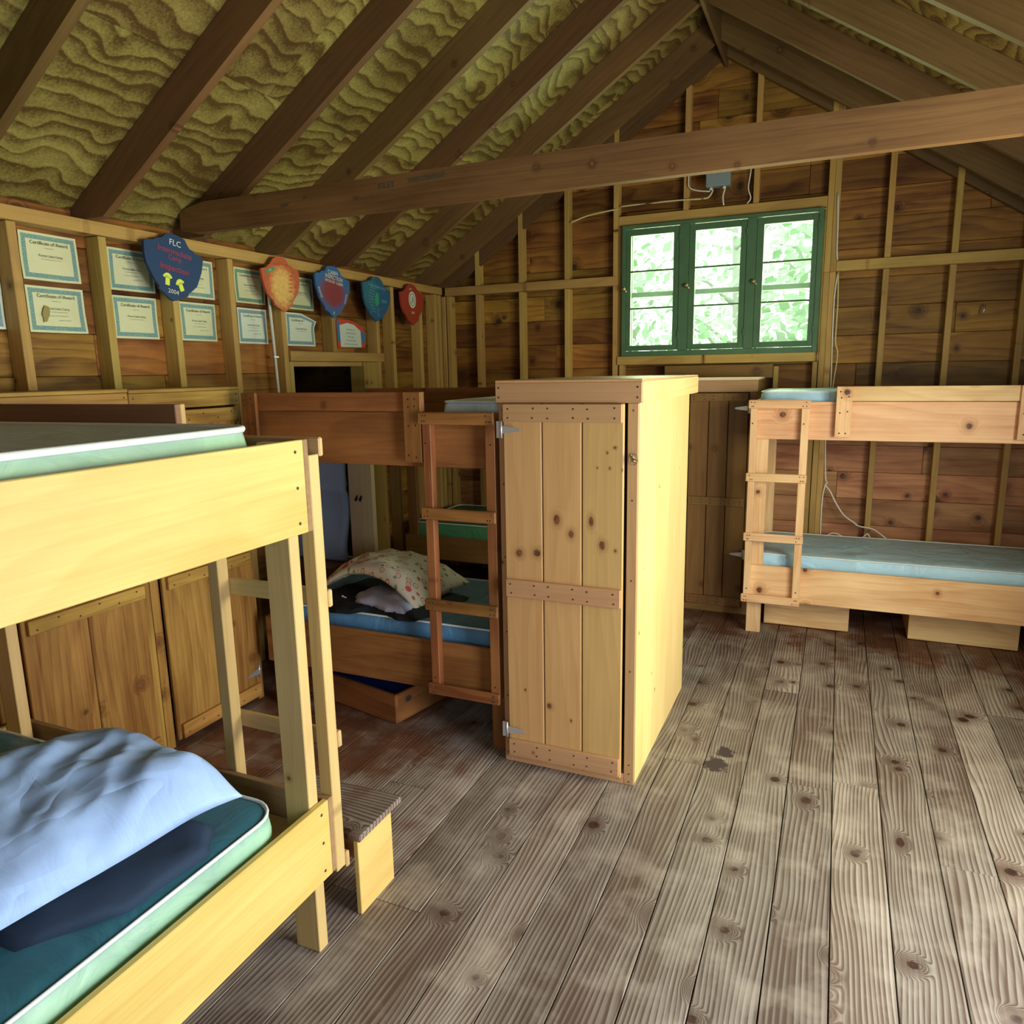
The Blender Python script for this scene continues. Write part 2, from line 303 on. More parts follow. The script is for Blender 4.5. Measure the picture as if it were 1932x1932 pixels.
# ------------------------------------------------------------------ mesh builder
class MB:
    def __init__(s): s.v = []; s.f = []; s.m = []; s.g = []; s.gv = []; s.sm = []; s.uv = {}
    def _add(s, vs, fs, mi, gs, gv, smooth=False):
        o = len(s.v); s.v += vs; s.g += gs; s.gv += [gv]*len(vs)
        for f in fs: s.f.append([i+o for i in f]); s.m.append(mi); s.sm.append(smooth)
    def box(s, x0, x1, y0, y1, z0, z1, m=0, c=.0022, mat=None, grain=None, gv=None):
        lo = Vector((min(x0, x1), min(y0, y1), min(z0, z1))); hi = Vector((max(x0, x1), max(y0, y1), max(z0, z1)))
        d = hi-lo; c = min(c, min(d)*.3); order = sorted(range(3), key=lambda i: -d[i])
        if grain is not None: order = [grain]+[i for i in order if i != grain]
        off = (random.uniform(0, 40), random.uniform(0, 40), random.uniform(0, 40)); gv = random.random() if gv is None else gv
        ctr = (lo+hi)/2; h = d/2; idx = {}; vs = []
        for sx in (-1, 1):
            for sy in (-1, 1):
                for sz in (-1, 1):
                    for k in range(3):
                        p = [sx*(h.x-(c if k != 0 else 0)), sy*(h.y-(c if k != 1 else 0)), sz*(h.z-(c if k != 2 else 0))]
                        idx[(sx, sy, sz, k)] = len(vs); vs.append(Vector(p))
        gs = [(v[order[0]]+off[0], v[order[1]]+off[1], v[order[2]]+off[2]) for v in vs]
        F = []
        for k in range(3):
            a, b = [(1, 2), (2, 0), (0, 1)][k]
            for sg in (-1, 1):
                q = []
                for (p, r) in ((-1, -1), (1, -1), (1, 1), (-1, 1)):
                    t = [0, 0, 0]; t[k] = sg; t[a] = p; t[b] = r; q.append(idx[(t[0], t[1], t[2], k)])
                F.append(q if sg > 0 else q[::-1])
        for k in range(3):          # edges along axis k
            a, b = [(1, 2), (2, 0), (0, 1)][k]
            for p in (-1, 1):
                for r in (-1, 1):
                    def I(e, face):
                        t = [0, 0, 0]; t[k] = e; t[a] = p; t[b] = r; return idx[(t[0], t[1], t[2], face)]
                    q = [I(-1, a), I(1, a), I(1, b), I(-1, b)]
                    F.append(q if p*r < 0 else q[::-1])
        for sx in (-1, 1):
            for sy in (-1, 1):
                for sz in (-1, 1):
                    q = [idx[(sx, sy, sz, k)] for k in range(3)]
                    F.append(q if sx*sy*sz > 0 else q[::-1])
        vs = [v+ctr for v in vs]
        if mat is not None: vs = [mat @ v for v in vs]
        s._add(vs, F, m, gs, gv); return s
    def prism(s, poly, axis, t0, t1, m=0, grain2=None, gv=None):
        # poly in the two other axes (a,b in xyz order), extruded along axis
        n = len(poly); oth = [i for i in range(3) if i != axis]; vs = []
        for t in (t0, t1):
            for p in poly:
                q = [0, 0, 0]; q[axis] = t; q[oth[0]] = p[0]; q[oth[1]] = p[1]; vs.append(Vector(q))
        gd = Vector(grain2 if grain2 else (1, 0)).normalized(); gn = Vector((-gd.y, gd.x))
        off = random.uniform(0, 40), random.uniform(0, 40); gv = random.random() if gv is None else gv
        gs = [(Vector((v[oth[0]], v[oth[1]])).dot(gd)+off[0], Vector((v[oth[0]], v[oth[1]])).dot(gn)+off[1], v[axis]) for v in vs]
        F = [list(range(n))[::-1], list(range(n, 2*n))]+[[i, (i+1) % n, (i+1) % n+n, i+n] for i in range(n)]
        s._add(vs, F, m, gs, gv); return s
    def cyl(s, p0, p1, r, n=10, m=0, r1=None):
        return s.tube([p0, p1], r, n, m, rs=[r, r if r1 is None else r1])
    def tube(s, pts, r, n=8, m=0, rs=None, closed=False):
        pts = [Vector(p) for p in pts]; vs = []; N = len(pts); up = Vector((0, 0, 1)); prev = None
        for i, p in enumerate(pts):
            if closed: t = pts[(i+1) % N]-pts[i-1]
            else: t = pts[min(i+1, N-1)]-pts[max(i-1, 0)]
            t.normalize()
            a = t.cross(prev if prev else (up if abs(t.z) < .9 else Vector((1, 0, 0))))
            if a.length < 1e-5: a = t.orthogonal()
            a.normalize(); b = t.cross(a); b.normalize(); prev = b.cross(t) if False else (prev or (up if abs(t.z) < .9 else Vector((1, 0, 0))))
            rr = rs[i] if rs else r
            for k in range(n):
                an = 2*math.pi*k/n; vs.append(p+a*math.cos(an)*rr+b*math.sin(an)*rr)
        F = []
        for i in range(N if closed else N-1):
            j = (i+1) % N
            for k in range(n): F.append([i*n+k, i*n+(k+1) % n, j*n+(k+1) % n, j*n+k])
        if not closed: F += [list(range(n))[::-1], [(N-1)*n+k for k in range(n)]]
        s._add(vs, F, m, [(v.x, v.y, v.z) for v in vs], .5, True); return s
    def nails(s, pts, axis, r=.0045, m=1, h=.0012):
        # dark nail heads standing out along -axis / +axis: pts are points, axis is a signed unit vector
        ax = Vector(axis)
        for p in pts: s.cyl(Vector(p)-ax*.001, Vector(p)+ax*h, r, 8, m)
        return s
    def grid(s, fn, nu, nv, m=0, smooth=True, flip=False):
        o = len(s.v); vs = [Vector(fn(i/nu, j/nv)) for i in range(nu+1) for j in range(nv+1)]
        F = []; 
        for i in range(nu):
            for j in range(nv):
                q = [i*(nv+1)+j, (i+1)*(nv+1)+j, (i+1)*(nv+1)+j+1, i*(nv+1)+j+1]; F.append(q[::-1] if flip else q)
        for i in range(nu+1):
            for j in range(nv+1): s.uv[o+i*(nv+1)+j] = (i/nu, j/nv)
        s._add(vs, F, m, [(v.x, v.y, v.z) for v in vs], .5, smooth); return s
    def build(s, name, mats, parent=None, origin=None, kind=None):
        if not isinstance(mats, (list, tuple)): mats = [mats]
        if parent is not None: org = Vector(parent['_o'])
        elif origin is not None: org = Vector(origin)
        else:
            xs = [v.x for v in s.v]; ys = [v.y for v in s.v]; zs = [v.z for v in s.v]
            org = Vector(((min(xs)+max(xs))/2, (min(ys)+max(ys))/2, min(zs)))
        me = bpy.data.meshes.new(name); me.from_pydata([v-org for v in s.v], [], s.f)
        for mm in mats: me.materials.append(MT[mm] if isinstance(mm, str) else mm)
        for p, mi, sm in zip(me.polygons, s.m, s.sm): p.material_index = mi; p.use_smooth = sm
        a = me.attributes.new('g', 'FLOAT_VECTOR', 'POINT'); a.data.foreach_set('vector', [k for q in s.g for k in q])
        a = me.attributes.new('gv', 'FLOAT', 'POINT'); a.data.foreach_set('value', s.gv)
        if s.uv:
            ul = me.uv_layers.new(name='UVMap')
            for l in me.loops: ul.data[l.index].uv = s.uv.get(l.vertex_index, (0, 0))
        me.update()
        o = bpy.data.objects.new(name, me); COL.objects.link(o)
        if parent is not None: o.parent = parent
        else: o.location = org
        o['_o'] = tuple(org)
        if kind: o['kind'] = kind
        return o

def tag(o, label, cat, group=None):
    o['label'] = label; o['category'] = cat
    if group: o['group'] = group
    return o
def thing(name, loc, label, cat, group=None, kind=None):
    o = bpy.data.objects.new(name, None); COL.objects.link(o); o.location = loc; o['_o'] = tuple(loc)
    o.empty_display_size = .1
    if label: tag(o, label, cat, group)
    if kind: o['kind'] = kind
    return o
_txt = {}
def text_mesh(s):
    if s in _txt: return _txt[s]
    c = bpy.data.curves.new('t', 'FONT'); c.body = s; c.align_x = 'CENTER'; c.align_y = 'CENTER'; c.size = 1; c.extrude = .012
    c.resolution_u = 2
    o = bpy.data.objects.new('t', c); COL.objects.link(o); bpy.context.view_layer.update()
    me = bpy.data.meshes.new_from_object(o.evaluated_get(bpy.context.evaluated_depsgraph_get()))
    bpy.data.objects.remove(o); bpy.data.curves.remove(c); _txt[s] = me; return me
def lettering(s, mat, parent, frame, u, v, size, name='lettering', rot=0, wid=1, ital=0):
    """frame = (origin, U, V, N) of the plane; u, v in metres"""
    O, U, V, N = frame
    me = text_mesh(s).copy(); me.materials.clear(); me.materials.append(MT[mat])
    org = Vector(parent['_o'])
    cr, sr = math.cos(rot), math.sin(rot)
    for p in me.vertices:
        a = (p.co.x*wid+p.co.y*ital)*size; b = p.co.y*size; a, b = a*cr-b*sr, a*sr+b*cr
        p.co = O+U*(u+a)+V*(v+b)+N*(p.co.z*size*.3+.0012)-org
    o = bpy.data.objects.new(name, me); COL.objects.link(o); o.parent = parent; return o

# ------------------------------------------------------------------ the setting
XL, XR, YB, YF = -3.19, 1.50, 5.75, -.95      # inner faces of the board siding
def roofz(x): return 2.44+.65*(x+3.19) if x < -.845 else 2.44+.65*(1.50-x)
RIDGE = -.845

# floor
mb = MB(); x = .072-.1722*20
planks = []
while x < 1.55:
    cuts = [YF-.1]; y = YF+random.uniform(.4, 2.8)
    while y < YB-.3: cuts.append(y); y += random.uniform(2.2, 3.6)
    cuts.append(YB+.1)
    for a, b in zip(cuts, cuts[1:]):
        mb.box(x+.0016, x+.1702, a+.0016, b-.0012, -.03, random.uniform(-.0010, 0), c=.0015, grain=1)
    x += .1722
mb.box(XL-2.6, XR+.1, YF-.1, YB+.1, -.06, -.031, m=1)
for k in range(15): mb.box(XL-2.6+k*.1722, XL-2.6+k*.1722+.17, 2.6, 5.6, -.03, -.002, grain=1)
mb.build('floor', ['floor', 'dark'], origin=(0, 0, 0), kind='structure')

# ceiling: plywood sheathing on both slopes with rafters
mb = MB(); L = 2.44
def slope_panel(mb, sgn, y0, y1, s0, s1):
    # sgn -1 left slope; s measured up the slope from the eave
    base = Vector((XL-.25, 0, 2.44-.25*.65)) if sgn < 0 else Vector((XR+.25, 0, 2.44-.25*.65))
    d = Vector((-sgn, 0, .65)).normalized(); nrm = Vector((sgn*.65, 0, 1)).normalized()
    poly = [base+d*s0, base+d*s1, base+d*s1+nrm*.012, base+d*s0+nrm*.012]
    mb.prism([(p.x, p.z) for p in poly], 1, y0+.001, y1-.001, grain2=(d.x, d.z))
    n = 8  # grain runs across the rafters (along y)
    for k in range(len(mb.g)-n, len(mb.g)):
        g_ = mb.g[k]; mb.g[k] = (mb.v[k].y+k//8*3, g_[0], g_[2])
smax = (RIDGE-XL+.25)*math.sqrt(1+.65**2)
for sgn in (-1, 1):
    for s0, s1 in ((0, 1.2), (1.203, 2.42), (2.423, smax)):
        y = -1.4-(.6 if s0 > 1 and s0 < 2 else 0)
        while y < YB+.1:
            slope_panel(mb, sgn, y, y+2.44, s0, min(s1, smax)); y += 2.44
for sgn in (-1, 1):
    base = Vector((XL-.25, 0, 2.44-.25*.65)) if sgn < 0 else Vector((XR+.25, 0, 2.44-.25*.65)); d = Vector((-sgn, 0, .65)).normalized(); nrm = Vector((sgn*.65, 0, 1)).normalized()
    q = [base+nrm*.013, base+d*(smax+.02)+nrm*.013, base+d*(smax+.02)+nrm*.03, base+nrm*.03]
    mb.prism([(p.x, p.z) for p in q], 1, -1.5, YB+.3, m=1)
ceil = mb.build('ceiling', ['ply', 'dark'], origin=(RIDGE, 2, 2.4), kind='structure')
ry = [y0 for y0 in (-.62, -.01, .6, 1.21, 1.82, 2.41, 2.975, 3.565, 4.17, 4.795, 5.38, 5.665)]
for y0 in ry:
    for sgn in (-1, 1):
        ex = XL if sgn < 0 else XR; q = -sgn
        def X(d): return ex+q*d
        dv = .178
        poly = [(X(0), 2.392), (X(.205), 2.392), (X(abs(RIDGE-ex)-.012), 2.44+.65*(abs(RIDGE-ex)-.012)-dv), (X(abs(RIDGE-ex)-.012), 2.44+.65*(abs(RIDGE-ex)-.012)-.003), (X(0), 2.437)]
        MB().prism(poly if sgn > 0 else poly, 1, y0, y0+.04, grain2=(q, .65)).build('rafter', 'rafter', ceil)
MB().box(RIDGE-.011, RIDGE+.011, YF, YB, 3.74, 3.945).build('ridge_board', 'rafter', ceil)

def board_rows(mb, axis, fixed, sgn, a0, a1, z0, z1, holes=(), gable=False, low=None):
    """horizontal siding boards; axis 0: run in x at y=fixed, axis 1: run in y at x=fixed. sgn = outward side"""
    z = z0
    k = 0
    while z < z1-.01:
        h = .19; zt = min(z+h, z1)
        A0, A1 = a0, a1
        if gable:
            zz = z+.02
            if zz > 2.44:
                A0 = max(a0, XL+(zz-2.44)/.65-.25); A1 = min(a1, XR-(zz-2.44)/.65+.25)
        if A1-A0 > .1:
            segs = [(A0, A1)]
            for (h0, h1, hz0, hz1) in holes:
                for (za, zb) in ((z+.001, hz0), (hz1, zt-.001)):
                    if z < (hz0 if zb == hz0 else hz1) < zt and zb-za > .006 and z < hz1-.01 and zt > hz0+.01:
                        if axis == 0: mb.box(h0, h1, fixed, fixed+(.022 if sgn > 0 else -.022), za, zb, c=.002, grain=0)
                        else: mb.box(fixed+(.022 if sgn > 0 else -.022), fixed, h0, h1, za, zb, c=.002, grain=1)
                if zt > hz0+.01 and z < hz1-.01:
                    ns = []
                    for (p, q) in segs:
                        if h1 <= p or h0 >= q: ns.append((p, q))
                        else:
                            if h0 > p: ns.append((p, h0))
                            if h1 < q: ns.append((h1, q))
                    segs = ns
            for (p, q) in segs:
                cut = [p]; c = p+random.uniform(.8, 2.6)
                while c < q-.5: cut.append(c); c += random.uniform(1.6, 3)
                cut.append(q)
                for u, v in zip(cut, cut[1:]):
                    th = random.uniform(0, .004)
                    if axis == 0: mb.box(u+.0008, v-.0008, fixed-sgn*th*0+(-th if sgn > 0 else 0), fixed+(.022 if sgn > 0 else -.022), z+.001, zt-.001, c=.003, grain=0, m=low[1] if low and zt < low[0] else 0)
                    else: mb.box(fixed+(.022 if sgn > 0 else -.022), fixed-(th if sgn > 0 else -th), u+.0008, v-.0008, z+.001, zt-.001, c=.003, grain=1)
        z += h; k += 1
    return mb
# back wall
WX0, WX1, WZ0, WZ1 = -1.545, -.155, 1.79, 2.74
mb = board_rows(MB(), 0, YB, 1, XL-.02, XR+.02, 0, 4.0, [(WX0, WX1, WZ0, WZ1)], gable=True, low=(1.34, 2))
poly = [(XL-.05, 0), (WX0, 0), (WX0, 3.9), (XL-.05, 2.5)]
mb.prism([(XL-.05, 0), (WX0, 0), (WX0, roofz(WX0)), (XL-.05, 2.44)], 1, YB+.023, YB+.035, m=1)
mb.prism([(WX1, 0), (XR+.05, 0), (XR+.05, 2.44), (WX1, roofz(WX1))], 1, YB+.023, YB+.035, m=1)
mb.prism([(WX0, 0), (WX1, 0), (WX1, WZ0), (WX0, WZ0)], 1, YB+.023, YB+.035, m=1)
mb.prism([(WX0, WZ1), (WX1, WZ1), (WX1, roofz(WX1)), (RIDGE, roofz(RIDGE)), (WX0, roofz(WX0))], 1, YB+.023, YB+.035, m=1)
wall_back = mb.build('wall_back', ['siding', 'dark', 'siding_door_lit'], origin=(RIDGE, YB, 0), kind='structure')
YS = 5.66
def part(name, mat, parent, *b, **k): return MB().box(*b, **k).build(name, mat, parent)
for x0 in (-3.11, -3.06, -2.787, -2.40, -2.012, -1.622, -.143, -.104, .221, .606, 1.005, 1.39):
    top = roofz(x0+.02)-.01
    if top > 2.5 and x0 > -3:
        part('stud', 'stud', wall_back, x0, x0+.038, YS, YB-.005, 0, 2.32); 
        part('stud', 'stud', wall_back, x0, x0+.038, YS, YB-.005, 2.392 if x0 < -1.63 or x0 > -.08 else 2.321, top)
    else: part('stud', 'stud', wall_back, x0, x0+.038, YS, YB-.005, 0, 2.32)
for x0 in (-1.107, -.625): part('stud', 'stud', wall_back, x0, x0+.038, YS+.01, YB-.005, 2.815, roofz(x0)-.02)
for x0, zt in ((-1.571, 1.727), (-.438, 1.70), (-.182, 1.727)): part('stud', 'stud', wall_back, x0, x0+.034, YS+.012, YB-.005, 0, zt)
part('girt', 'stud', wall_back, -3.07, -1.585, YS-.004, YB-.005, 2.322, 2.390)
part('girt', 'stud', wall_back, -.066, 1.41, YS-.004, YB-.005, 2.322, 2.390)
part('window_header', 'stud', wall_back, -1.583, -.144, YS+.002, YB-.005, 2.745, 2.813)
part('window_sill_board', 'stud', wall_back, -1.583, -.144, YS-.012, YB-.005, 1.729, 1.792)
part('ledger_board', 'darkcab', wall_back, -1.213, -.44, YS-.01, YS+.010, 1.62, 1.715)
part('window_side_trim', 'stud', wall_back, -1.583, -1.547, YS+.004, YB-.005, 1.793, 2.744)
part('window_side_trim', 'stud', wall_back, -.153, -.145, YS+.004, YB-.005, 1.793, 2.744)
# left wall with the doorway into the next room
DY0, DY1, DZ = 3.73, 4.48, 1.745
mb = board_rows(MB(), 1, XL, -1, YF, YB, 0, 2.44, [(DY0-.02, DY1+.02, 0, DZ+.03)])
mb.box(XL-.035, XL-.023, YF, DY0-.02, 0, 2.44, m=1); mb.box(XL-.035, XL-.023, DY1+.02, YB, 0, 2.44, m=1); mb.box(XL-.035, XL-.023, DY0-.02, DY1+.02, DZ+.03, 2.44, m=1)
wall_left = mb.build('wall_left', ['siding', 'dark'], origin=(XL, 2.4, 0), kind='structure')
for y0 in (-.75, -.35, .05, .45, .85, 1.25, 1.65, 2.056, 2.465, 2.85, 3.245, 3.65, 4.66, 4.87, 5.28, 5.53, 5.60):
    part('stud', 'stud', wall_left, XL+.003, -3.10, y0, y0+.04, 0, 2.33)
part('stud', 'stud', wall_left, XL+.003, -3.10, 4.14, 4.18, 1.845, 2.33)
part('door_jamb', 'stud', wall_left, XL-.03, -3.10, 3.692, 3.73, 0, 1.78)
part('door_jamb', 'stud', wall_left, XL-.03, -3.10, 4.48, 4.655, 0, 1.78)
part('door_header', 'stud', wall_left, XL+.003, -3.085, 3.692, 4.72, 1.782, 1.843)
part('door_head_jamb', 'stud', wall_left, XL-.03, -3.10, 3.73, 4.48, 1.750, 1.78)
part('top_plate', 'stud', wall_left, XL+.003, -3.095, YF+.02, 5.655, 2.333, 2.391)
# dim next room beyond the doorway
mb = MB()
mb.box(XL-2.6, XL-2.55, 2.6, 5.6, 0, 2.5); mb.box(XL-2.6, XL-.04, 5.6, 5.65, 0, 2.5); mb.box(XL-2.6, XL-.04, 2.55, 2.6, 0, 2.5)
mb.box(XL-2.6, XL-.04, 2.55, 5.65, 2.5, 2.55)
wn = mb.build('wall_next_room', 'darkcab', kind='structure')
for k in range(5): part('stud', 'stud', wn, XL-2.55, XL-2.46, 2.8+k*.6, 2.84+k*.6, 0, 2.5)
# right wall with the window bank the light comes through, front wall with the open door
mb = board_rows(MB(), 1, XR, 1, YF, YB, 0, 2.44, [(2.12, 3.32, 1.05, 2.08), (.94, 1.86, 0, 2.02)])
wr = mb.build('wall_right', ['siding'], origin=(XR, 2.4, 0), kind='structure')
for y0 in (-.75, -.35, .05, .45, .89, 1.87, 2.07, 3.33, 3.8, 4.2, 4.6, 5.0, 5.4): part('stud', 'stud', wr, 1.41, XR-.003, y0, y0+.04, 0, 2.33)
part('top_plate', 'stud', wr, 1.41, XR-.003, YF+.02, 5.655, 2.333, 2.391)
mb = board_rows(MB(), 0, YF, -1, XL-.02, XR+.02, 0, 4.0, [(.10, 1.10, 1.0, 2.0)], gable=True)
mb.build('wall_front', ['siding'], origin=(RIDGE, YF, 0), kind='structure')
w3 = thing('window_2', (XR, 2.72, 1.05), None, None, kind='structure')
for (a, b, c, d) in ((2.12, 3.32, 1.05, 1.09), (2.12, 3.32, 2.04, 2.08), (2.12, 2.16, 1.09, 2.04), (3.28, 3.32, 1.09, 2.04), (2.70, 2.74, 1.09, 2.04)):
    part('window_frame', 'green', w3, XR-.02, XR+.05, a, b, c, d)
part('pane', 'glass', w3, XR+.02, XR+.024, 2.16, 3.28, 1.09, 2.04, c=.0005)
w4 = thing('window_3', (.60, YF, 1.0), None, None, kind='structure')
for (a, b, c, d) in ((.10, 1.10, 1.0, 1.04), (.10, 1.10, 1.96, 2.0), (.10, .14, 1.04, 1.96), (1.06, 1.10, 1.04, 1.96)): part('window_frame', 'green', w4, a, b, YF-.05, YF+.02, c, d)
part('pane', 'glass', w4, .14, 1.06, YF-.024, YF-.02, 1.04, 1.96, c=.0005)
dj = thing('door_1', (XR, 1.40, 0), None, None, kind='structure')
for b in ((XR-.02, XR+.06, .94, .98, 0, 2.02), (XR-.02, XR+.06, 1.82, 1.86, 0, 2.02), (XR-.02, XR+.06, .98, 1.82, 1.98, 2.02)): part('door_frame', 'stud', dj, *b)

# outside
mb = MB().box(-30, 30, -14, 40, -.5, -.45, c=.001); mb.build('ground', 'ground', kind='structure')

# ------------------------------------------------------------------ back window: three green casements
win = thing('window_1', (-.85, 5.66, WZ0), None, None, kind='structure')
yf0, yf1 = 5.622, 5.73
for b in ((-1.542, -1.513, WZ0, 2.738), (-.190, -.158, WZ0, 2.738), (-1.513, -.190, WZ0, 1.829), (-1.513, -.190, 2.712, 2.738), (-1.118, -1.049, 1.829, 2.712), (-.650, -.585, 1.829, 2.712)):
    part('window_frame', 'green', win, b[0], b[1], yf0, yf1, b[2], b[3])
def sash(x0, x1, gx0, gx1):
    z0, z1, g0, g1 = 1.832, 2.708, 1.871, 2.662
    y0, y1 = 5.628, 5.662
    mb = MB(); mb.box(x0, gx0, y0, y1, z0, z1).box(gx1, x1, y0, y1, z0, z1).box(gx0, gx1, y0, y1, z0, g0).box(gx0, gx1, y0, y1, g1, z1)
    for zz in (2.135, 2.402): mb.box(gx0, gx1, y0+.006, y1-.006, zz, zz+.013)
    s = mb.build('sash', 'green', win)
    MB().box(gx0, gx1, 5.644, 5.647, g0, g1, c=.0003).build('pane', 'glass', s)
    for zz in (1.92, 2.60):
        MB().box(x1-.004, x1+.012, 5.617, 5.627, zz, zz+.05).build('hinge', 'green', s)
    kb = MB().cyl((x0-.012, 5.62, 2.285), (x0-.012, 5.600, 2.285), .012).cyl((x0-.012, 5.600, 2.285), (x0-.012, 5.588, 2.285), .017, r1=.009)
    kb.cyl((x0-.012, 5.600, 2.285), (x0+.012, 5.594, 2.262), .005)
    kb.build('latch', 'brass', s)
sash(-1.512, -1.119, -1.476, -1.160)
sash(-1.048, -.651, -1.003, -.692)
sash(-.584, -.191, -.537, -.225)
for (a, b) in ((-1.545, -1.085), (-1.085, -.618), (-.618, -.155)):    # outer screen frames behind the casements
    mb = MB(); y0, y1 = 5.775, 5.80
    mb.box(a, a+.045, y0, y1, 1.79, 2.74).box(b-.045, b, y0, y1, 1.79, 2.74).box(a+.045, b-.045, y0, y1, 1.79, 1.83).box(a+.045, b-.045, y0, y1, 2.70, 2.74).box(a+.045, b-.045, y0, y1, 2.235, 2.272)
    mb.build('screen_frame', 'green_dk', win)

# trees outside the window
def tree(cx, cy, h, r, seed, label):
    rnd = random.Random(seed); t = thing('leafy_tree', (cx, cy, -.45), label, 'tree', 'trees outside the back window')
    mb = MB(); mb.tube([(cx, cy, -.45), (cx+.1, cy, h*.4), (cx-.05, cy+.1, h*.8)], .1, 8, rs=[.13, .09, .03])
    for k in range(9):
        a = rnd.uniform(0, 6.28); z0 = rnd.uniform(.8, h*.75); q = Vector((math.cos(a), math.sin(a), .5))*r*rnd.uniform(.5, .95)
        p = Vector((cx, cy, z0)); mb.tube([p, p+q*.5+Vector((0, 0, .1)), p+q], .02, 5, rs=[.035, .022, .008])
    mb.build('trunk', 'bark', t)
    mb = MB()
    for k in range(1700):
        while True:
            q = Vector((rnd.uniform(-1, 1), rnd.uniform(-1, 1), rnd.uniform(-1, 1)))
            if .35 < q.length < 1: break
        c = Vector((cx+q.x*r, cy+q.y*r, h*.62+q.z*h*.5)); u = Vector((rnd.gauss(0, 1), rnd.gauss(0, 1), rnd.gauss(0, .5))).normalized(); v = u.orthogonal().normalized()
        s = rnd.uniform(.05, .11); u *= s; v *= s*.55
        o = [c-u, c-u*.2+v, c+u, c-u*.2-v]; mb._add(o, [[0, 1, 2, 3]], 0, [(0, 0, 0)]*4, rnd.random())
    f = mb.build('foliage', 'leaf', t)
tree(-3.1, 8.6, 4.6, 1.15, 1, 'leafy green tree seen through the left casement')
tree(-1.5, 11.6, 5.2, 1.45, 2, 'pale green tree seen through the middle casement')
tree(.15, 8.8, 4.2, 1.1, 3, 'washed out tree seen through the right casement')
tree(-5.2, 12.5, 5.5, 1.6, 4, 'tree farthest left outside the back window')

# ------------------------------------------------------------------ tie beam
mb = MB(); mb.prism([(-3.085, 2.42), (-3.0, 2.403), (1.40, 2.403), (1.40, 2.545), (-2.93, 2.545), (-3.085, 2.515)], 1, 2.93, 2.972, grain2=(1, 0))
tb = mb.build('tie_beam', 'beam', origin=(-.85, 2.95, 2.403)); tag(tb, 'long brown timber tie beam with scratched names crossing under the rafters', 'beam')
fr = (Vector((0, 2.93, 0)), Vector((1, 0, 0)), Vector((0, 0, 1)), Vector((0, -1, 0)))
for s, u, v, sz, rt in (('SWEUSBERGE', -1.66, 2.512, .030, .04), ('KILEY', -1.86, 2.502, .034, .02), ('Jim', -2.30, 2.500, .02, .05), ('kyler', -2.42, 2.478, .024, .08), ('Sam', -2.02, 2.47, .022, 0)):
    lettering(s, 'ink', tb, fr, u, v, sz, name='scratched_name', rot=rt)

# ------------------------------------------------------------------ bunks
def slats(mb, x0, x1, y0, y1, z):
    mb.box(x0, x1, y0, y1, z-.012, z); return mb
def bunk(name, label, x0, x1, yf, yb, mats, zs, guard, lad, rungs, legs, far=-1, gm=None):
    """long side with ladder at yf (facing far=-1: toward -Y, or +1: toward +Y)."""
    body, trim, leg = mats; t = thing(name, ((x0+x1)/2, (yf+yb)/2, 0), label, 'bunk bed')
    s = far                         # outward direction of the ladder side
    lo0, lo1, up0, up1, gz = zs
    th = .02
    def Y(a, b): return (yf+s*a, yf+s*b)
    # side boards on the ladder side and on the wall side, end boards
    for (a, b) in ((lo0, lo1), (up0, up1)):
        mb = MB().box(x0, x1, *Y(-th, 0), a, b, grain=0); mb.build('side_board', gm or body, t)
        ob = (yb-.0, yb+.02) if s < 0 else (yb-.02, yb)
        MB().box(x0, x1, ob[0], ob[1], a, b, grain=0).build('side_board', body, t)
        for (p, q) in ((x0-.001, x0+.019), (x1-.019, x1+.001)):
            yy0, yy1 = min(yf+s*-th-s*.001, yb), max(yf-s*th-s*.001, yb)
            mb = MB().box(p, q, min(yf-s*.021, yb), max(yf-s*.021, yb), a, b, grain=1)
            nx = p if p < (x0+x1)/2 else q; sg = -1 if p < (x0+x1)/2 else 1
            pts = [(nx, yf-s*.055, a+.03), (nx, yf-s*.055, (a+b)/2), (nx, yf-s*.055, b-.03), (nx, yb+s*.03, a+.03), (nx, yb+s*.03, b-.03)]
            mb.nails(pts, (sg, 0, 0)); mb.build('end_board', [body, 'nail'], t)
        MB().box(x0+.02, x1-.02, min(yf, yb)+.022, max(yf, yb)-.022, b-.11, b-.098, grain=1).build('slat_platform', leg, t)
    for (a, b, c, d) in legs: 
        MB().box(a, b, c, d, 0, up1-.005, grain=2).build('leg', leg, t)
    # guard rail with posts
    if guard:
        g0, g1 = guard
        MB().box(g0, g1, *Y(0.000, .019), up1+.004, gz, grain=0).build('guard_rail', gm or body, t)
        for (a, b) in ((g0, g0+.086), (g1-.086, g1)):
            mb = MB().box(a, b, *Y(.0195, .038), up0+.022, gz, grain=2)
            pts = [(a+.025+k*.038+random.uniform(-.004, .004), yf+s*.038, zz+random.uniform(-.006, .006)) for zz in (gz-.03, gz-.06, up1-.06, up0+.05) for k in (0, 1)]
            mb.nails(pts, (0, s, 0)); mb.build('guard_post', [trim, 'nail'], t)
    a, b = lad
    # ladder rails and rungs
    lz0 = rungs[-1]-.045
    for (p, q) in ((a+.012, a+.052), (b-.048, b-.004)):
        mb = MB().box(p, q, *Y(.0005, .042), lz0+.005, rungs[0]-.045, grain=2)
        mb.nails([((p+q)/2+random.uniform(-.008, .008), yf+s*.042, up1-.13), ((p+q)/2, yf+s*.042, lo0+.08)], (0, s, 0)); mb.build('ladder_rail', [trim, 'nail'], t)
    for zt in rungs:
        mb = MB().box(a, b, *Y(.0425, .060), zt-.052, zt, grain=0, c=.004)
        pts = [(xx+random.uniform(-.007, .007), yf+s*.060, zz) for xx in (a+.022, a+.038, b-.02, b-.036) for zz in (zt-.014, zt-.038) if random.random() < .8]
        mb.nails(pts, (0, s, 0), r=.0035); mb.build('rung', [trim, 'nail'], t)
    return t

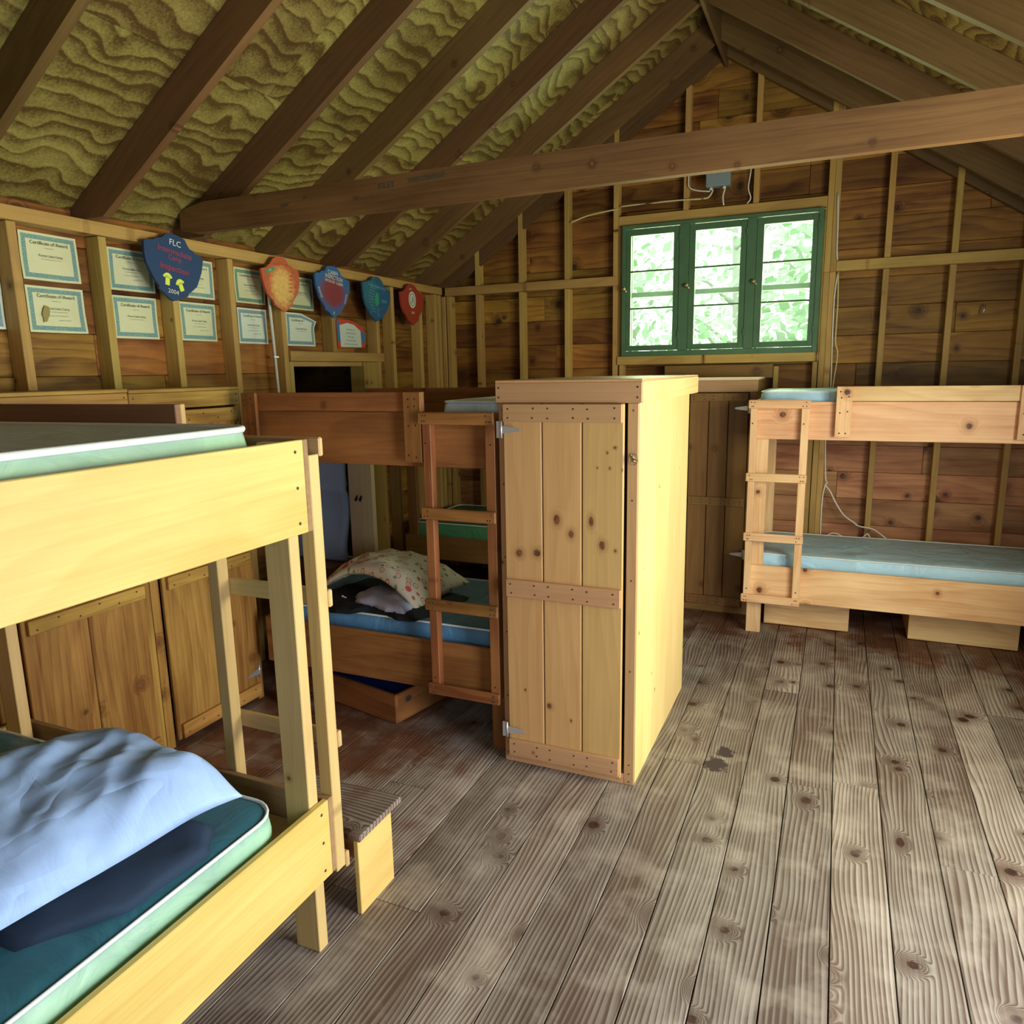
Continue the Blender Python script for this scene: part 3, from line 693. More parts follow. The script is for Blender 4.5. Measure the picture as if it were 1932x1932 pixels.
def rrect(x0, x1, y0, y1, r, n=6):
    P = []
    for (cx, cy, a) in ((x1-r, y1-r, 0), (x0+r, y1-r, 90), (x0+r, y0+r, 180), (x1-r, y0+r, 270)):
        for k in range(n+1):
            t = R(a+90*k/n); P.append((cx+r*math.cos(t), cy+r*math.sin(t)))
    return P
def mattress(x0, x1, y0, y1, z0, z1, mat, label, r=.06, pip='piping', group='vinyl mattresses on the bunks', rot=0, amp=.006, seed=0, pr=.005):
    t = thing('mattress', ((x0+x1)/2, (y0+y1)/2, z0), label, 'mattress', group)
    bm_v = []; cx, cy = (x0+x1)/2, (y0+y1)/2
    # dense densified outline
    P = rrect(x0, x1, y0, y1, r); D = []
    for i, p in enumerate(P):
        q = P[(i+1) % len(P)]; L = math.dist(p, q); n = max(1, int(L/.06))
        for k in range(n): D.append((p[0]+(q[0]-p[0])*k/n, p[1]+(q[1]-p[1])*k/n))
    N = len(D); e = .018
    prof = [(0.0, z0+e, 0), (e, z0, 0)]
    rings = []
    def ring(ins, z, wob=0):
        out = []
        for (px, py) in D:
            dx, dy = px-cx, py-cy
            hx, hy = (x1-x0)/2, (y1-y0)/2
            qx = cx+dx*(1-ins/hx); qy = cy+dy*(1-ins/hy)
            nn = noise.noise(Vector((px*5+seed, py*5, z*9)))
            out.append(Vector((qx+nn*wob, qy+nn*wob, z+nn*wob)))
        return out
    hx, hy = (x1-x0)/2, (y1-y0)/2
    rings.append(ring(.02, z0)); rings.append(ring(.004, z0+.008)); rings.append(ring(-.002, z0+(z1-z0)*.35, .003)); rings.append(ring(-.003, z0+(z1-z0)*.65, .003))
    rings.append(ring(.002, z1-.012)); rings.append(ring(.012, z1-.002))
    K = 9
    for k in range(1, K):
        ins = .012+(min(hx, hy)-.02)*k/K
        rg = ring(ins, z1)
        f = math.sin(min(1, k/3)*math.pi/2)
        for v in rg: v.z += .006*f+noise.noise(Vector((v.x*7+seed, v.y*7, 1)))*amp*f
        rings.append(rg)
    mb = MB(); vs = [v for rg in rings for v in rg]; F = [list(range(N))[::-1]]
    for a in range(len(rings)-1):
        for k in range(N): F.append([a*N+k, a*N+(k+1) % N, (a+1)*N+(k+1) % N, (a+1)*N+k])
    F.append([(len(rings)-1)*N+k for k in range(N)])
    mb._add(vs, F, 0, [(0, 0, 0)]*len(vs), .5, True)
    pm = MB(); pm.tube([p+Vector((0, 0, .002)) for p in ring(.003, z1-.004)], pr, 8, closed=True)
    pm.tube(ring(.003, z0+.006), .004, 6, closed=True)
    if rot:
        Mr = Matrix.Translation((cx, cy, 0)) @ Matrix.Rotation(rot, 4, 'Z') @ Matrix.Translation((-cx, -cy, 0))
        mb.v = [Mr @ v for v in mb.v]; pm.v = [Mr @ v for v in pm.v]
    mb.build('cover', mat, t); pm.build('piping', pip, t)
    return t

# right bunk against the back wall
bunk('bunk_bed', 'honey coloured pine bunk bed with two blue mattresses against the back wall at right',
     -.484, 1.395, 4.80, 5.615, ('bunk_r', 'bunk_r', 'bunk_r'), (.228, .456, 1.259, 1.487, 1.576), (-.010, .985), (-.500, -.148), (1.500, 1.052, .674, .274),
     [(-.469, -.381, 4.822, 4.86), (1.29, 1.374, 4.822, 4.86), (-.46, -.385, 5.56, 5.612), (1.29, 1.374, 5.56, 5.612)])
mattress(-.44, 1.36, 4.863, 5.555, .362, .520, 'vinyl_blue', 'light blue vinyl mattress on the lower berth of the right bunk', seed=1, amp=.010)
mattress(-.445, 1.36, 4.863, 5.555, 1.392, 1.545, 'vinyl_blue', 'blue vinyl mattress on the upper berth of the right bunk', seed=2)
# middle bunk
bunk('bunk_bed', 'worn brown pine bunk bed beside the tall pine locker, with a patterned pillow below',
     -2.625, -1.272, 2.80, 3.64, ('bunk_m', 'bunk_m', 'bunk_m'), (.250, .488, 1.293, 1.530, 1.618), (-2.628, -1.638), (-1.642, -1.284), (1.534, 1.121, .707, .306),
     [(-1.36, -1.283, 2.822, 2.86), (-2.60, -2.53, 2.822, 2.86), (-1.36, -1.283, 3.595, 3.635)])
mattress(-2.585, -1.30, 2.862, 3.592, .392, .550, 'vinyl_deep', 'deep blue vinyl mattress under the patterned pillow', seed=3)
mattress(-1.61, -1.31, 2.90, 3.592, 1.432, 1.572, 'vinyl_pale', 'pale blue mattress folded on the upper berth of the middle bunk', seed=4, r=.04)
bpy.data.objects['mattress.003']['label'] = 'pale blue vinyl mattress on the upper berth of the middle bunk'
# near bunk (ladder side faces away from the camera)
bunk('bunk_bed', 'pale yellow pine bunk bed nearest the camera, cut off by the left edge',
     -2.69, -1.302, 1.600, .46, ('bunk_n', 'bunk_leg', 'bunk_leg'), (.235, .475, 1.278, 1.530, 1.621), (-2.68, -1.775), (-1.722, -1.298), (1.530, 1.095, .659, .26),
     [(-1.408, -1.322, 1.520, 1.560), (-2.668, -2.59, 1.520, 1.560), (-1.408, -1.322, .482, .52), (-2.668, -2.59, .482, .52)], far=1, gm='grayrail')
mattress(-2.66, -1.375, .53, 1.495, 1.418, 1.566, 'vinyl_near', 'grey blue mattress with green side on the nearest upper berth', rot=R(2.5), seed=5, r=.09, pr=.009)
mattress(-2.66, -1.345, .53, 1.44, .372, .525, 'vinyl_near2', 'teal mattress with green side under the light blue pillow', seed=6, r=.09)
# corner bunk behind the middle one, mostly hidden
bunk('bunk_bed', 'dark brown bunk bed in the far left corner behind the middle bunk',
     -3.0, -1.30, 4.76, 5.60, ('darkcab', 'darkcab', 'darkcab'), (.30, .48, 1.20, 1.40, 1.44), None, (-1.7, -1.35), (1.40, 1.05, .67, .27),
     [(-2.98, -2.90, 4.785, 4.825), (-1.40, -1.32, 4.785, 4.825)])
mattress(-2.95, -1.34, 4.80, 5.57, .42, .575, 'vinyl_green', 'green vinyl mattress glimpsed behind the middle bunk', seed=7)
# back guard board of the middle bunk's upper berth
bk = bpy.data.objects['bunk_bed.001']
MB().box(-2.525, -1.28, 3.642, 3.660, 1.52, 1.615, grain=0).build('guard_rail', 'bunk_m', bk)
for k in (0, 1): MB().box(-2.695+k*.0835, -2.613+k*.0835, 3.60+.062, 3.64+.062, 0, 1.29, grain=2).build('leg', 'raw', bk)
hk = MB()
for dx in (0, .03): hk.tube([(-2.63+dx, 3.655, .975), (-2.63+dx, 3.63, .955), (-2.615+dx, 3.618, .95), (-2.605+dx, 3.62, .972)], .005, 6)
hk.build('coat_hook', 'black_metal', bk)

# ------------------------------------------------------------------ lockers
def locker_door(mb_name, parent, x0, x1, z0, z1, y, bats, mat, trim, nb=3, groove=True, hinge='L', hz=(), spots=None, sgn=-1, dth=.018, nailcols=True):
    """door in the XZ plane facing -Y at y (front face of the boards)"""
    w_ = (x1-x0)/nb; mb = MB()
    for k in range(nb):
        mb.box(x0+k*w_+(.0022 if k else 0), x0+(k+1)*w_-(.0022 if k < nb-1 else 0), y, y+dth, z0, z1, grain=2, c=.003)
    d = mb.build('door', mat, parent)
    for (a, b) in bats:
        mb = MB().box(x0+.006, x1-.004, y-.019, y-.0005, a, b, grain=0, c=.002)
        pts = []
        for k in range(nb):
            for xx in (x0+k*w_+.03, x0+(k+1)*w_-.03):
                for zz in (a+.017, b-.017): pts.append((xx+random.uniform(-.003, .003), y-.019, zz+random.uniform(-.003, .003)))
        mb.nails(pts, (0, -1, 0), r=.0038); mb.build('batten', [trim, 'nail'], d)
    for zz in hz:
        hx = x0 if hinge == 'L' else x1; q = 1 if hinge == 'L' else -1
        mb = MB().box(hx-q*.022, hx-q*.004, y-.021, y-.018, zz-.034, zz+.034, c=.001)
        mb.cyl((hx, y-.021, zz-.034), (hx, y-.021, zz+.034), .0045)
        mb.prism([(hx+q*.004, zz-.016), (hx+q*.078, zz-.006), (hx+q*.086, zz), (hx+q*.078, zz+.006), (hx+q*.004, zz+.016)], 1, y-.0225, y-.0185)
        mb.build('hinge', 'zinc', d)
    return d
# tall locker in the middle
lk = thing('locker', (-.97, 3.26, 0), 'tall free standing pine locker with a plank door in the middle of the room', 'locker')
CX0, CX1, CY0, CY1, CZ = -1.264, -.684, 2.750, 3.785, 1.655
sp = [(-1.008, 1.109, .013, .020), (-.948, 1.054, .011, .015), (-.864, 1.110, .010, .020), (-.819, 1.018, .012, .017), (-1.174, .958, .014, .015), (-1.095, .965, .0145, .015),
      (-1.046, .300, .010, .012), (-1.156, .355, .004, .006), (-.950, .25, .004, .006), (-.765, 1.0, .005, .006), (-.77, 1.405, .006, .005), (-.80, 1.385, .004, .005), (-.79, 1.325, .004, .005), (-.84, 1.325, .003, .004), (-.74, 1.32, .003, .006)]
MT['cab_door'] = wood('knotty_pine_door', (.58, .37, .155), (.42, .235, .085), ring=.4, fine=.5, blotch=.5, rf=20, kp=.0, kr=.006, var=.10, rough=.5, bump=.12,
                      spots=[(a-(-.97), b, c, d) for a, b, c, d in sp])
mb = MB(); 
mb.box(CX0, CX0+.036, CY0, CY0+.02, .0, CZ-.082, grain=2); mb.nails([(CX0+.018, CY0, z_) for z_ in (1.545, 1.24, .93, .6, .31, .09, .04)], (0, -1, 0), r=.0035)
mb.build('frame_stile', ['cab_trim', 'nail'], lk)
mb = MB().box(CX1-.042, CX1, CY0, CY0+.02, .0, CZ-.082, grain=2); mb.nails([(CX1-.020, CY0, z_) for z_ in (1.545, 1.20, .88, .5, .09, .05, .015)], (0, -1, 0), r=.0035)
mb.build('frame_stile', ['cab_trim', 'nail'], lk)
MB().box(CX0+.036, CX1-.042, CY0+.001, CY0+.02, 0, .046, grain=0).build('bottom_rail', 'cab_trim', lk)
mb = MB().box(CX0-.004, CX1+.016, CY0-.019, CY0-.0005, CZ-.081, CZ-.002, grain=0); mb.nails([(x_, CY0-.019, z_) for x_ in (CX0+.012, CX1-.0) for z_ in (CZ-.06, CZ-.022)], (0, -1, 0), r=.004)
mb.build('top_trim', ['cab_trim', 'nail'], lk)
mb = MB().box(CX1, CX1+.018, CY0, CY1+.14, CZ-.082, CZ-.002, grain=1, gv=.6).build('top_trim', 'cab_side_lit', lk)
mb = MB().box(CX0-.004, CX1+.018, CY0-.019, CY1+.13, CZ-.002, CZ+.008, grain=1).build('top', 'cab', lk)
mb = MB(); n = 7; w_ = (CY1-CY0-.021)/n
for k in range(n): mb.box(CX1-.018, CX1-.0005, CY0+.0205+k*w_, CY0+.0203+(k+1)*w_, 0, CZ-.003, c=.0008, grain=2)
mb.build('side_panel', 'cab_side_lit', lk)
MB().box(CX0+.0005, CX0+.018, CY0+.021, CY1, 0, CZ-.003, grain=2).build('side_panel', 'cab', lk)
MB().box(CX0+.02, CX1-.02, CY1-.018, CY1, 0, CZ-.003, grain=2).build('back_panel', 'cab', lk)
MB().box(CX0+.02, CX1-.02, CY0+.03, CY1-.02, .03, .045, grain=0).build('shelf', 'cab', lk)
d = locker_door('door', lk, CX0+.028, CX1-.052, .030, CZ-.083, CY0-.017, ((1.500, 1.570), (.770, .845), (.048, .122)), 'cab_door', 'cab_trim', hz=(1.468, .168))
kb = MB(); kb.tube([(-.697+.0175*math.cos(t_*.5), CY0-.020, 1.363+.021*math.sin(t_*.5)) for t_ in range(13)], .0022, 6, closed=True)
for (a, b) in ((-.006, .008), (.004, -.006), (.0, .004)): kb.cyl((-.697+a-.004, CY0-.026, 1.363+b*1.6+.006), (-.697+a+.006, CY0-.004, 1.363+b-.008), .004)
kb.build('door_knob', 'brass', d)

# back locker against the back wall, behind
lb = thing('locker', (-.66, 5.38, 0), 'dark locker with plank door standing under the green window', 'locker')
BY = 5.15
MB().box(-.93, -.489, BY, BY+.02, 1.535, 1.612, grain=0).build('top_trim', 'cab_trim', lb)
MB().box(-.537, -.489, BY, BY+.02, .0, 1.534, grain=2).build('frame_stile', 'darkcab', lb)
MB().box(-1.02, -.93, BY, BY+.02, .0, 1.612, grain=2).build('frame_stile', 'darkcab', lb)
MB().box(-.93, -.537, BY, BY+.02, 0, .05, grain=0).build('bottom_rail', 'darkcab', lb)
MB().box(-.506, -.489, BY+.021, 5.64, 0, 1.612, grain=2).build('side_panel', 'oldcab', lb)
MB().box(-1.02, -.489, BY, 5.64, 1.613, 1.628, grain=0).build('top', 'raw', lb)
MB().box(-1.02, -1.0, BY+.021, 5.64, 0, 1.612, grain=2).build('side_panel', 'darkcab', lb)
locker_door('door', lb, -.925, -.541, .055, 1.530, BY-.012, ((1.475, 1.528), (.768, .825), (.060, .12)), 'darkcab', 'darkcab', hinge='R', hz=(1.43, .437))

# row of old lockers along the left wall (fronts face +X)
def left_locker(y0, y1, label, z1, hinges=(), bz=((1.487, 1.551), (.757, .815), (.035, .105))):
    t = thing('locker', (-2.93, (y0+y1)/2, 0), label, 'locker')
    X0 = -2.74
    MB().box(X0-.018, X0, y0, y0+.045, 0, z1-.075, grain=2).build('frame_stile', 'oldcab', t)
    MB().box(X0-.018, X0, y1-.035, y1, 0, z1-.075, grain=2).build('frame_stile', 'oldcab', t)
    mb = MB().box(X0-.018, X0+.001, y0, y1, z1-.074, z1-.002, grain=1); mb.nails([(X0+.001, yy, zz) for yy in (y0+.02, y1-.02) for zz in (z1-.055, z1-.022)], (1, 0, 0), r=.0035)
    mb.build('top_trim', ['oldcab', 'nail'], t)
    MB().box(-3.09, X0+.004, y0, y1, z1-.001, z1+.014, grain=1).build('top', 'oldcab', t)
    MB().box(-3.09, X0-.019, y1-.018, y1, 0, z1-.002, grain=2).build('side_panel', 'oldcab', t)
    MB().box(-3.09, X0-.019, y0, y0+.018, 0, z1-.002, grain=2).build('side_panel', 'oldcab', t)
    n = 3 if y1-y0 > .65 else 2; a, b = y0+.052, y1-.042; w_ = (b-a)/n; mb = MB()
    for k in range(n): mb.box(X0-.004, X0+.014, a+k*w_+.0015, a+(k+1)*w_-.0015, .03, z1-.083, grain=2, c=.003)
    d = mb.build('door', 'oldcab', t)
    for (p, q) in bz:
        mb = MB().box(X0+.0145, X0+.032, a+.02, b-.006, p, q, grain=1)
        pts = [(X0+.032, a+.05+k*(b-a-.1)/5, (p+q)/2+(.012 if k % 2 else -.012)) for k in range(6)]
        mb.nails(pts, (1, 0, 0), r=.004); mb.build('batten', ['oldcab', 'nail'], d)
    for zz in hinges:
        mb = MB().box(X0+.002, X0+.006, b+.004, b+.022, zz-.036, zz+.036, c=.001).cyl((X0+.018, b+.002, zz-.036), (X0+.018, b+.002, zz+.036), .005)
        mb.prism([(b, zz-.017), (b-.082, zz-.010), (b-.082, zz-.002), (b, zz+.017)], 0, X0+.0145, X0+.020)
        mb.build('hinge', 'zinc', d)
    return t
left_locker(2.235, 2.868, 'old brown locker with plank door at the left wall, nearest the doorway', 1.634, hinges=(1.44, .165))
left_locker(1.60, 2.232, 'old brown locker with knotty plank door, second from the doorway', 1.640)
left_locker(.96, 1.597, 'old brown locker behind the nearest bunk, third from the doorway', 1.640)

# ------------------------------------------------------------------ crates under the bunks and step stool
def crate(cx, cy, w_, d_, h, rot, mat, label, hole=True, inner=None, group=None):
    t = thing('storage_crate', (cx, cy, 0), label, 'crate', group)
    Mr = Matrix.Translation((cx, cy, 0)) @ Matrix.Rotation(rot, 4, 'Z')
    p = .018
    MB().box(-w_/2, w_/2, -d_/2, -d_/2+p, .004, h, mat=Mr, grain=0).build('front_board', mat, t)
    MB().box(-w_/2, w_/2, d_/2-p, d_/2, .004, h, mat=Mr, grain=0).build('back_board', mat, t)
    for sx in (-1, 1):
        mb = MB().box(sx*w_/2, sx*(w_/2-p), -d_/2+p, d_/2-p, .004, h, mat=Mr, grain=1, m=0)
        if hole and sx > 0:
            c0 = Mr @ Vector((w_/2-.0005, -d_/2+.09, h*.70)); ax = Mr.to_3x3() @ Vector((1, 0, 0)); ay = Mr.to_3x3() @ Vector((0, 1, 0))
            pts = [c0+ay*(.022*math.cos(k*.524))+Vector((0, 0, .016*math.sin(k*.524))) for k in range(12)]
            o = len(mb.v); mb._add(pts+[q+ax*.0015 for q in pts], [list(range(12, 24))]+[[k, (k+1) % 12, 12+(k+1) % 12, 12+k] for k in range(12)], 1, [(0, 0, 0)]*24, .5)
        mb.build('end_panel', [mat, 'dark'], t)
    MB().box(-w_/2+p, w_/2-p, -d_/2+p, d_/2-p, .004, .014, mat=Mr).build('bottom', mat, t)
    return t
ang = math.atan2(2.848-2.961, -1.895+2.389)
u = Vector((math.cos(ang), math.sin(ang), 0)); v = Vector((-u.y, u.x, 0)); fr_ = Vector((-1.895, 2.848, 0)); cc = fr_-u*.33+v*.25
crate(cc.x, cc.y, .66, .50, .152, ang, 'bunk_m', 'brown open wooden crate with a handle hole, pulled askew under the middle bunk')
b = MB().box(-.27, .30, -.19, .21, .016, .118, mat=Matrix.Translation((cc.x, cc.y, 0)) @ Matrix.Rotation(ang, 4, 'Z'), c=.02).build('storage_bin', 'blue_plastic'); tag(b, 'blue plastic bin lid showing inside the open crate', 'bin')
crate(-.114, 5.25, .519, .46, .205, 0, 'bunk_r', 'pine storage crate under the right bunk, next to its ladder', hole=False)
crate(.778, 5.25, .585, .46, .205, 0, 'bunk_r', 'pine storage crate under the right bunk, at the right edge', hole=False)
st = thing('step_stool', (-1.46, 1.80, 0), 'small weathered wooden step stool beside the nearest bunk ladder', 'stool')
MB().box(-1.70, -1.268, 1.672, 1.915, .280, .302, grain=0, c=.003).build('seat', 'floor', st)
MB().box(-1.315, -1.297, 1.70, 1.89, 0, .2795, grain=1).build('leg_panel', 'bunk_n', st)
MB().box(-1.67, -1.652, 1.70, 1.89, 0, .2795, grain=1).build('leg_panel', 'bunk_n', st)
MB().box(-1.651, -1.316, 1.72, 1.738, .18, .279, grain=0).build('apron', 'bunk_m', st)

# ------------------------------------------------------------------ soft goods
def pillow_mesh(corners, thick, bulge, mat, name, parent=None, seed=0, drop=None, uvs=1.0, nu=44, nv=32, wr=.008):
    """corners: four Vectors (00,10,11,01)"""
    A, B, C_, D_ = [Vector(c) for c in corners]
    def base(u, v):
        # pinch the edges inwards a little
        p = A.lerp(B, u).lerp(D_.lerp(C_, u), v); c = (A+B+C_+D_)/4
        e = (1-math.sin(math.pi*u)*.0)
        k = .05*(math.sin(math.pi*u)*(1 if v in (0, 1) else abs(2*v-1)**3)+math.sin(math.pi*v)*(1 if u in (0, 1) else abs(2*u-1)**3))
        return p.lerp(c, k)
    def surf(sg):
        def f(u, v):
            p = base(u, v); a = 1-abs(2*u-1)**3.2; b = 1-abs(2*v-1)**3.2; h = (max(a, 0)*max(b, 0))**.55
            n1 = noise.noise(Vector((p.x*6+seed, p.y*6, sg))); n2 = noise.noise(Vector((p.x*17+seed, p.y*15, p.z*4)))
            ridge = abs(noise.noise(Vector((p.x*9+p.y*5+seed*3, p.y*7-p.x*3, 5))))*1.6+abs(noise.noise(Vector((p.x*5-p.y*16, p.y*6+seed, 8))))
            z = h*(thick if sg > 0 else thick*.12)
            q = p+Vector((0, 0, sg*z))
            q.z += (bulge(u, v) if bulge else 0)+(n1*thick*.22+n2*wr-ridge*wr*1.6)*h
            return q
        return f
    mb = MB(); mb.grid(surf(1), nu, nv); mb.grid(surf(-1), nu, nv, flip=True)
    for k in mb.uv: mb.uv[k] = (mb.uv[k][0]*uvs, mb.uv[k][1]*uvs*.7)
    o = mb.build(name, mat, parent); 
    return o
def finish(o):
    bm = bmesh.new(); bm.from_mesh(o.data); bmesh.ops.remove_doubles(bm, verts=bm.verts, dist=.0004); bmesh.ops.recalc_face_normals(bm, faces=bm.faces); bm.to_mesh(o.data); bm.free()
# light blue pillow on the nearest lower berth
p = pillow_mesh([(-2.25, .82, .60), (-1.55, .72, .57), (-1.375, 1.33, .60), (-2.03, 1.47, .60)], .115, lambda u, v: .035*math.sin(math.pi*u)*v+.055*math.exp(-((u-.84)/.16)**2-((v-.85)/.22)**2), 'cotton_blue', 'pillow', seed=3, wr=.0075, nu=90, nv=70)
finish(p); tag(p, 'crumpled light blue pillow on the nearest lower berth', 'pillow', 'pillows on the lower berths')
# patterned pillow on the middle bunk
p = pillow_mesh([(-2.44, 2.99, .590), (-1.80, 2.93, .565), (-1.72, 3.34, .61), (-2.42, 3.42, .63)], .075,
                lambda u, v: .075*(1-abs(2*u-1)**2.4)+.065*math.sin(math.pi*u)*(1-v), 'print', 'pillow', seed=9, uvs=1.0, wr=.010, nu=80, nv=50)
finish(p); tag(p, 'cream pillow with an owl and tree print on the middle bunk', 'pillow', 'pillows on the lower berths')
def blob_cloth(name, outline, z, h, mat, seed, label, cat, amp=.02):
    """crumpled cloth: outline polygon in xy, domed"""
    P = [Vector((a, b)) for a, b in outline]; c = sum(P, Vector((0, 0)))/len(P); D = []
    for i, p_ in enumerate(P):
        q = P[(i+1) % len(P)]
        for k in range(5): D.append(p_.lerp(q, k/5))
    N = len(D); K = 10; vs = []; F = []
    for k in range(K+1):
        f = 1-k/K
        for i, d_ in enumerate(D):
            q = c.lerp(d_, max(f, .001)); hh = h*(1-f**4)**.6 if k else 0
            nz = noise.noise(Vector((q.x*9+seed, q.y*9, 0)))
            wob = .006*noise.noise(Vector((i*.9, seed, 0))) if k == 0 else 0
            vs.append(Vector((q.x+wob, q.y+wob, z+hh*(1+nz*.6)+abs(noise.noise(Vector((q.x*22, q.y*22, seed))))*amp*(1 if k else 0))))
    for k in range(K):
        for i in range(N): F.append([k*N+i, k*N+(i+1) % N, (k+1)*N+(i+1) % N, (k+1)*N+i])
    F.append(list(range(N))[::-1])
    F.append([K*N+i for i in range(N)])
    mb = MB(); mb._add(vs, F, 0, [(0, 0, 0)]*len(vs), .5, True); o = mb.build(name, mat); finish(o); tag(o, label, cat); return o
jk = blob_cloth('jacket', [(-2.46, 3.06), (-2.30, 2.86), (-2.21, 2.80), (-2.11, 2.815), (-2.06, 2.88), (-1.93, 2.865), (-1.84, 2.815), (-1.76, 2.83), (-1.72, 2.93), (-1.70, 3.0), (-1.66, 3.12), (-1.68, 3.26), (-1.95, 3.36), (-2.4, 3.4)],
           .554, .020, 'black_cloth', 4, 'black clothing with a small white mark lying under the patterned pillow', 'clothing')
mb = MB(); mb.prism([(0, .0), (.028, -.006), (.034, -.002), (.012, .004), (.002, .010)], 1, 0, .0015)
mb.v = [Matrix.Translation((-2.24, 2.93, .597)) @ Matrix.Rotation(R(-55), 4, 'X') @ q for q in mb.v]; mb.build('logo_mark', 'ink_white', jk)
blob_cloth('bed_sheet', [(-2.22, 3.02), (-2.15, 2.92), (-2.02, 2.90), (-1.93, 2.86), (-1.83, 2.86), (-1.80, 3.0), (-1.9, 3.2), (-2.2, 3.2)], .574, .040, 'cotton_lilac', 8, 'pale lilac sheet folded under the front of the patterned pillow', 'sheet', amp=.008)
# dark fleece under the blue pillow
blob_cloth('blanket', [(-2.0, .80), (-1.50, .80), (-1.38, .98), (-1.37, 1.20), (-1.44, 1.29), (-1.7, 1.30), (-2.0, 1.2)], .530, .035, 'navy_cloth', 12, 'dark navy blanket bunched beneath the light blue pillow', 'blanket', amp=.01)
# pale blue mattress stood on end on a chest in the gap left of the middle bunk
mb = MB()
def lean(u, v):
    zz = .575+v*.68; x_ = -3.07+u*.365; bend = .025*math.sin(v*9+.6*u)-.05*v
    if .62 < v < .66: bend += .02
    return Vector((x_, 3.60-bend*.8, zz))
mb.grid(lean, 12, 40, smooth=True); mb.grid(lambda u, v: lean(u, v)+Vector((0, .045, 0)), 12, 40, flip=True)
mb.grid(lambda u, v: lean(0, v)+Vector((0, .045*u, 0)), 1, 40); mb.grid(lambda u, v: lean(1, v)+Vector((0, .045*u, 0)), 1, 40)
mb.grid(lambda u, v: lean(v, 0)+Vector((0, .045*u, 0)), 1, 12); mb.grid(lambda u, v: lean(v, 1)+Vector((0, .045*u, 0)), 1, 12)
MT['foam'] = plain('powder_blue_foam', (.44, .60, 1.0), .9, bumpn=.1, bs=300)
o = mb.build('foam_pad', 'foam'); finish(o); tag(o, 'powder blue foam pad standing folded behind the middle bunk', 'foam pad')
ch = thing('chest', (-2.88, 3.62, 0), 'dark wooden chest under the standing blue pad', 'chest')
MB().box(-3.085, -2.71, 3.45, 3.72, 0, .545, grain=0).build('body', 'darkcab', ch)
MB().box(-3.09, -2.70, 3.44, 3.73, .546, .568, grain=0).build('lid', 'darkcab', ch)

# ------------------------------------------------------------------ certificates on the left wall
FRL = lambda y, z, x=-3.178: (Vector((x, y, z)), Vector((0, 1, 0)), Vector((0, 0, 1)), Vector((1, 0, 0)))
def certificate(y0, y1, z0, z1, mat, label, curl=0, tilt=0, lines=0, rnd=0, white=False):
    w_, h_ = y1-y0, z1-z0; xb = -3.1845
    t = thing('certificate', (xb, (y0+y1)/2, z0), label, 'certificate', 'award certificates on the left wall')
    rr = random.Random(rnd)
    def f(off):
        def g_(u, v):
            x_ = xb+.004*math.sin(u*3.1+rnd)*math.sin(v*2.5+rnd)**2+.004
            cr = max(0, (u-.72)/.28)*max(0, (.45-v)/.45) if curl == 1 else 0
            if curl == 2: cr = max(0, (u-.55)/.45)*max(0, (v-.55)/.45)*1.6
            x_ += .02*cr
            yy = y0+u*w_-(cr*.01); zz = z0+v*h_-(.03*cr if curl == 2 else .0)+tilt*(u-.5)
            return Vector((x_+off, yy, zz))
        return g_
    mb = MB(); mb.grid(f(.0004), 14, 10); mb.grid(f(-.0003), 14, 10, flip=True); mb.build('sheet', mat, t)
    fr2 = (Vector((xb+.0075, (y0+y1)/2, (z0+z1)/2)), Vector((0, 1, tilt/w_)).normalized(), Vector((0, 0, 1)), Vector((1, 0, 0)))
    k = w_/.262
    lettering('Certificate of Award', 'ink', t, fr2, 0, .056, .0205*k, name='printed_title')
    lettering('Presented to', 'ink_soft', t, fr2, 0, .037, .008*k, name='printed_line')
    lettering('Forest Lake Camp', 'ink', t, fr2, .002, .005, .0145*k, name='printed_name')
    lettering('for outstanding achievement', 'ink_soft', t, fr2, .002, -.009, .0075*k, name='printed_line')
    if lines:
        lettering('to cabin six for inspection', 'ink_soft', t, fr2, 0, -.025, .009, name='handwriting', rot=.02, ital=.3)
        lettering('summer session', 'ink_soft', t, fr2, .03, -.043, .009, name='handwriting', rot=.04, ital=.3)
    return t
cs = [(1.790, 2.050, 2.120, 2.325, 'cert', 'cream certificate in the top row, farthest left and cut off by the frame', 0, 0),
      (1.790, 2.052, 1.906, 2.110, 'cert_w', 'bluish white certificate in the bottom row, farthest left and cut off by the frame', 0, 0),
      (2.151, 2.415, 2.119, 2.316, 'cert', 'cream certificate in the top row, first bay left of the navy shield', 1, 0),
      (2.152, 2.418, 1.900, 2.095, 'cert', 'cream certificate with a brown stain in the bottom row, curled corner', 1, 1),
      (2.567, 2.818, 2.112, 2.306, 'cert', 'cream certificate in the top row, partly behind the left of the navy shield', 0, 1),
      (2.565, 2.814, 1.888, 2.088, 'cert', 'cream certificate in the bottom row, just left below the navy shield', 0, 0),
      (2.958, 3.212, 2.111, 2.311, 'cert', 'cream certificate mostly hidden behind the right side of the navy shield', 0, 1),
      (2.958, 3.206, 1.888, 2.087, 'cert', 'cream certificate in the bottom row, just right below the navy shield', 0, 1),
      (3.368, 3.613, 2.112, 2.307, 'cert_g', 'cream certificate with green band in the top row, left of the orange shield', 0, 1),
      (3.371, 3.610, 1.884, 2.085, 'cert_w', 'white certificate in the bottom row, left of the white conduit', 0, 1),
      (3.810, 4.060, 2.106, 2.307, 'cert_g', 'cream certificate with green band half hidden behind the orange shield', 0, 0),
      (3.782, 4.050, 1.880, 2.084, 'cert_w', 'white certificate above the doorway with its top corner peeling down', 2, 0)]
for i, (a, b, c, d_, m_, lab, cu, ln) in enumerate(cs): certificate(a, b, c, d_, m_, lab, cu, 0, ln, i)
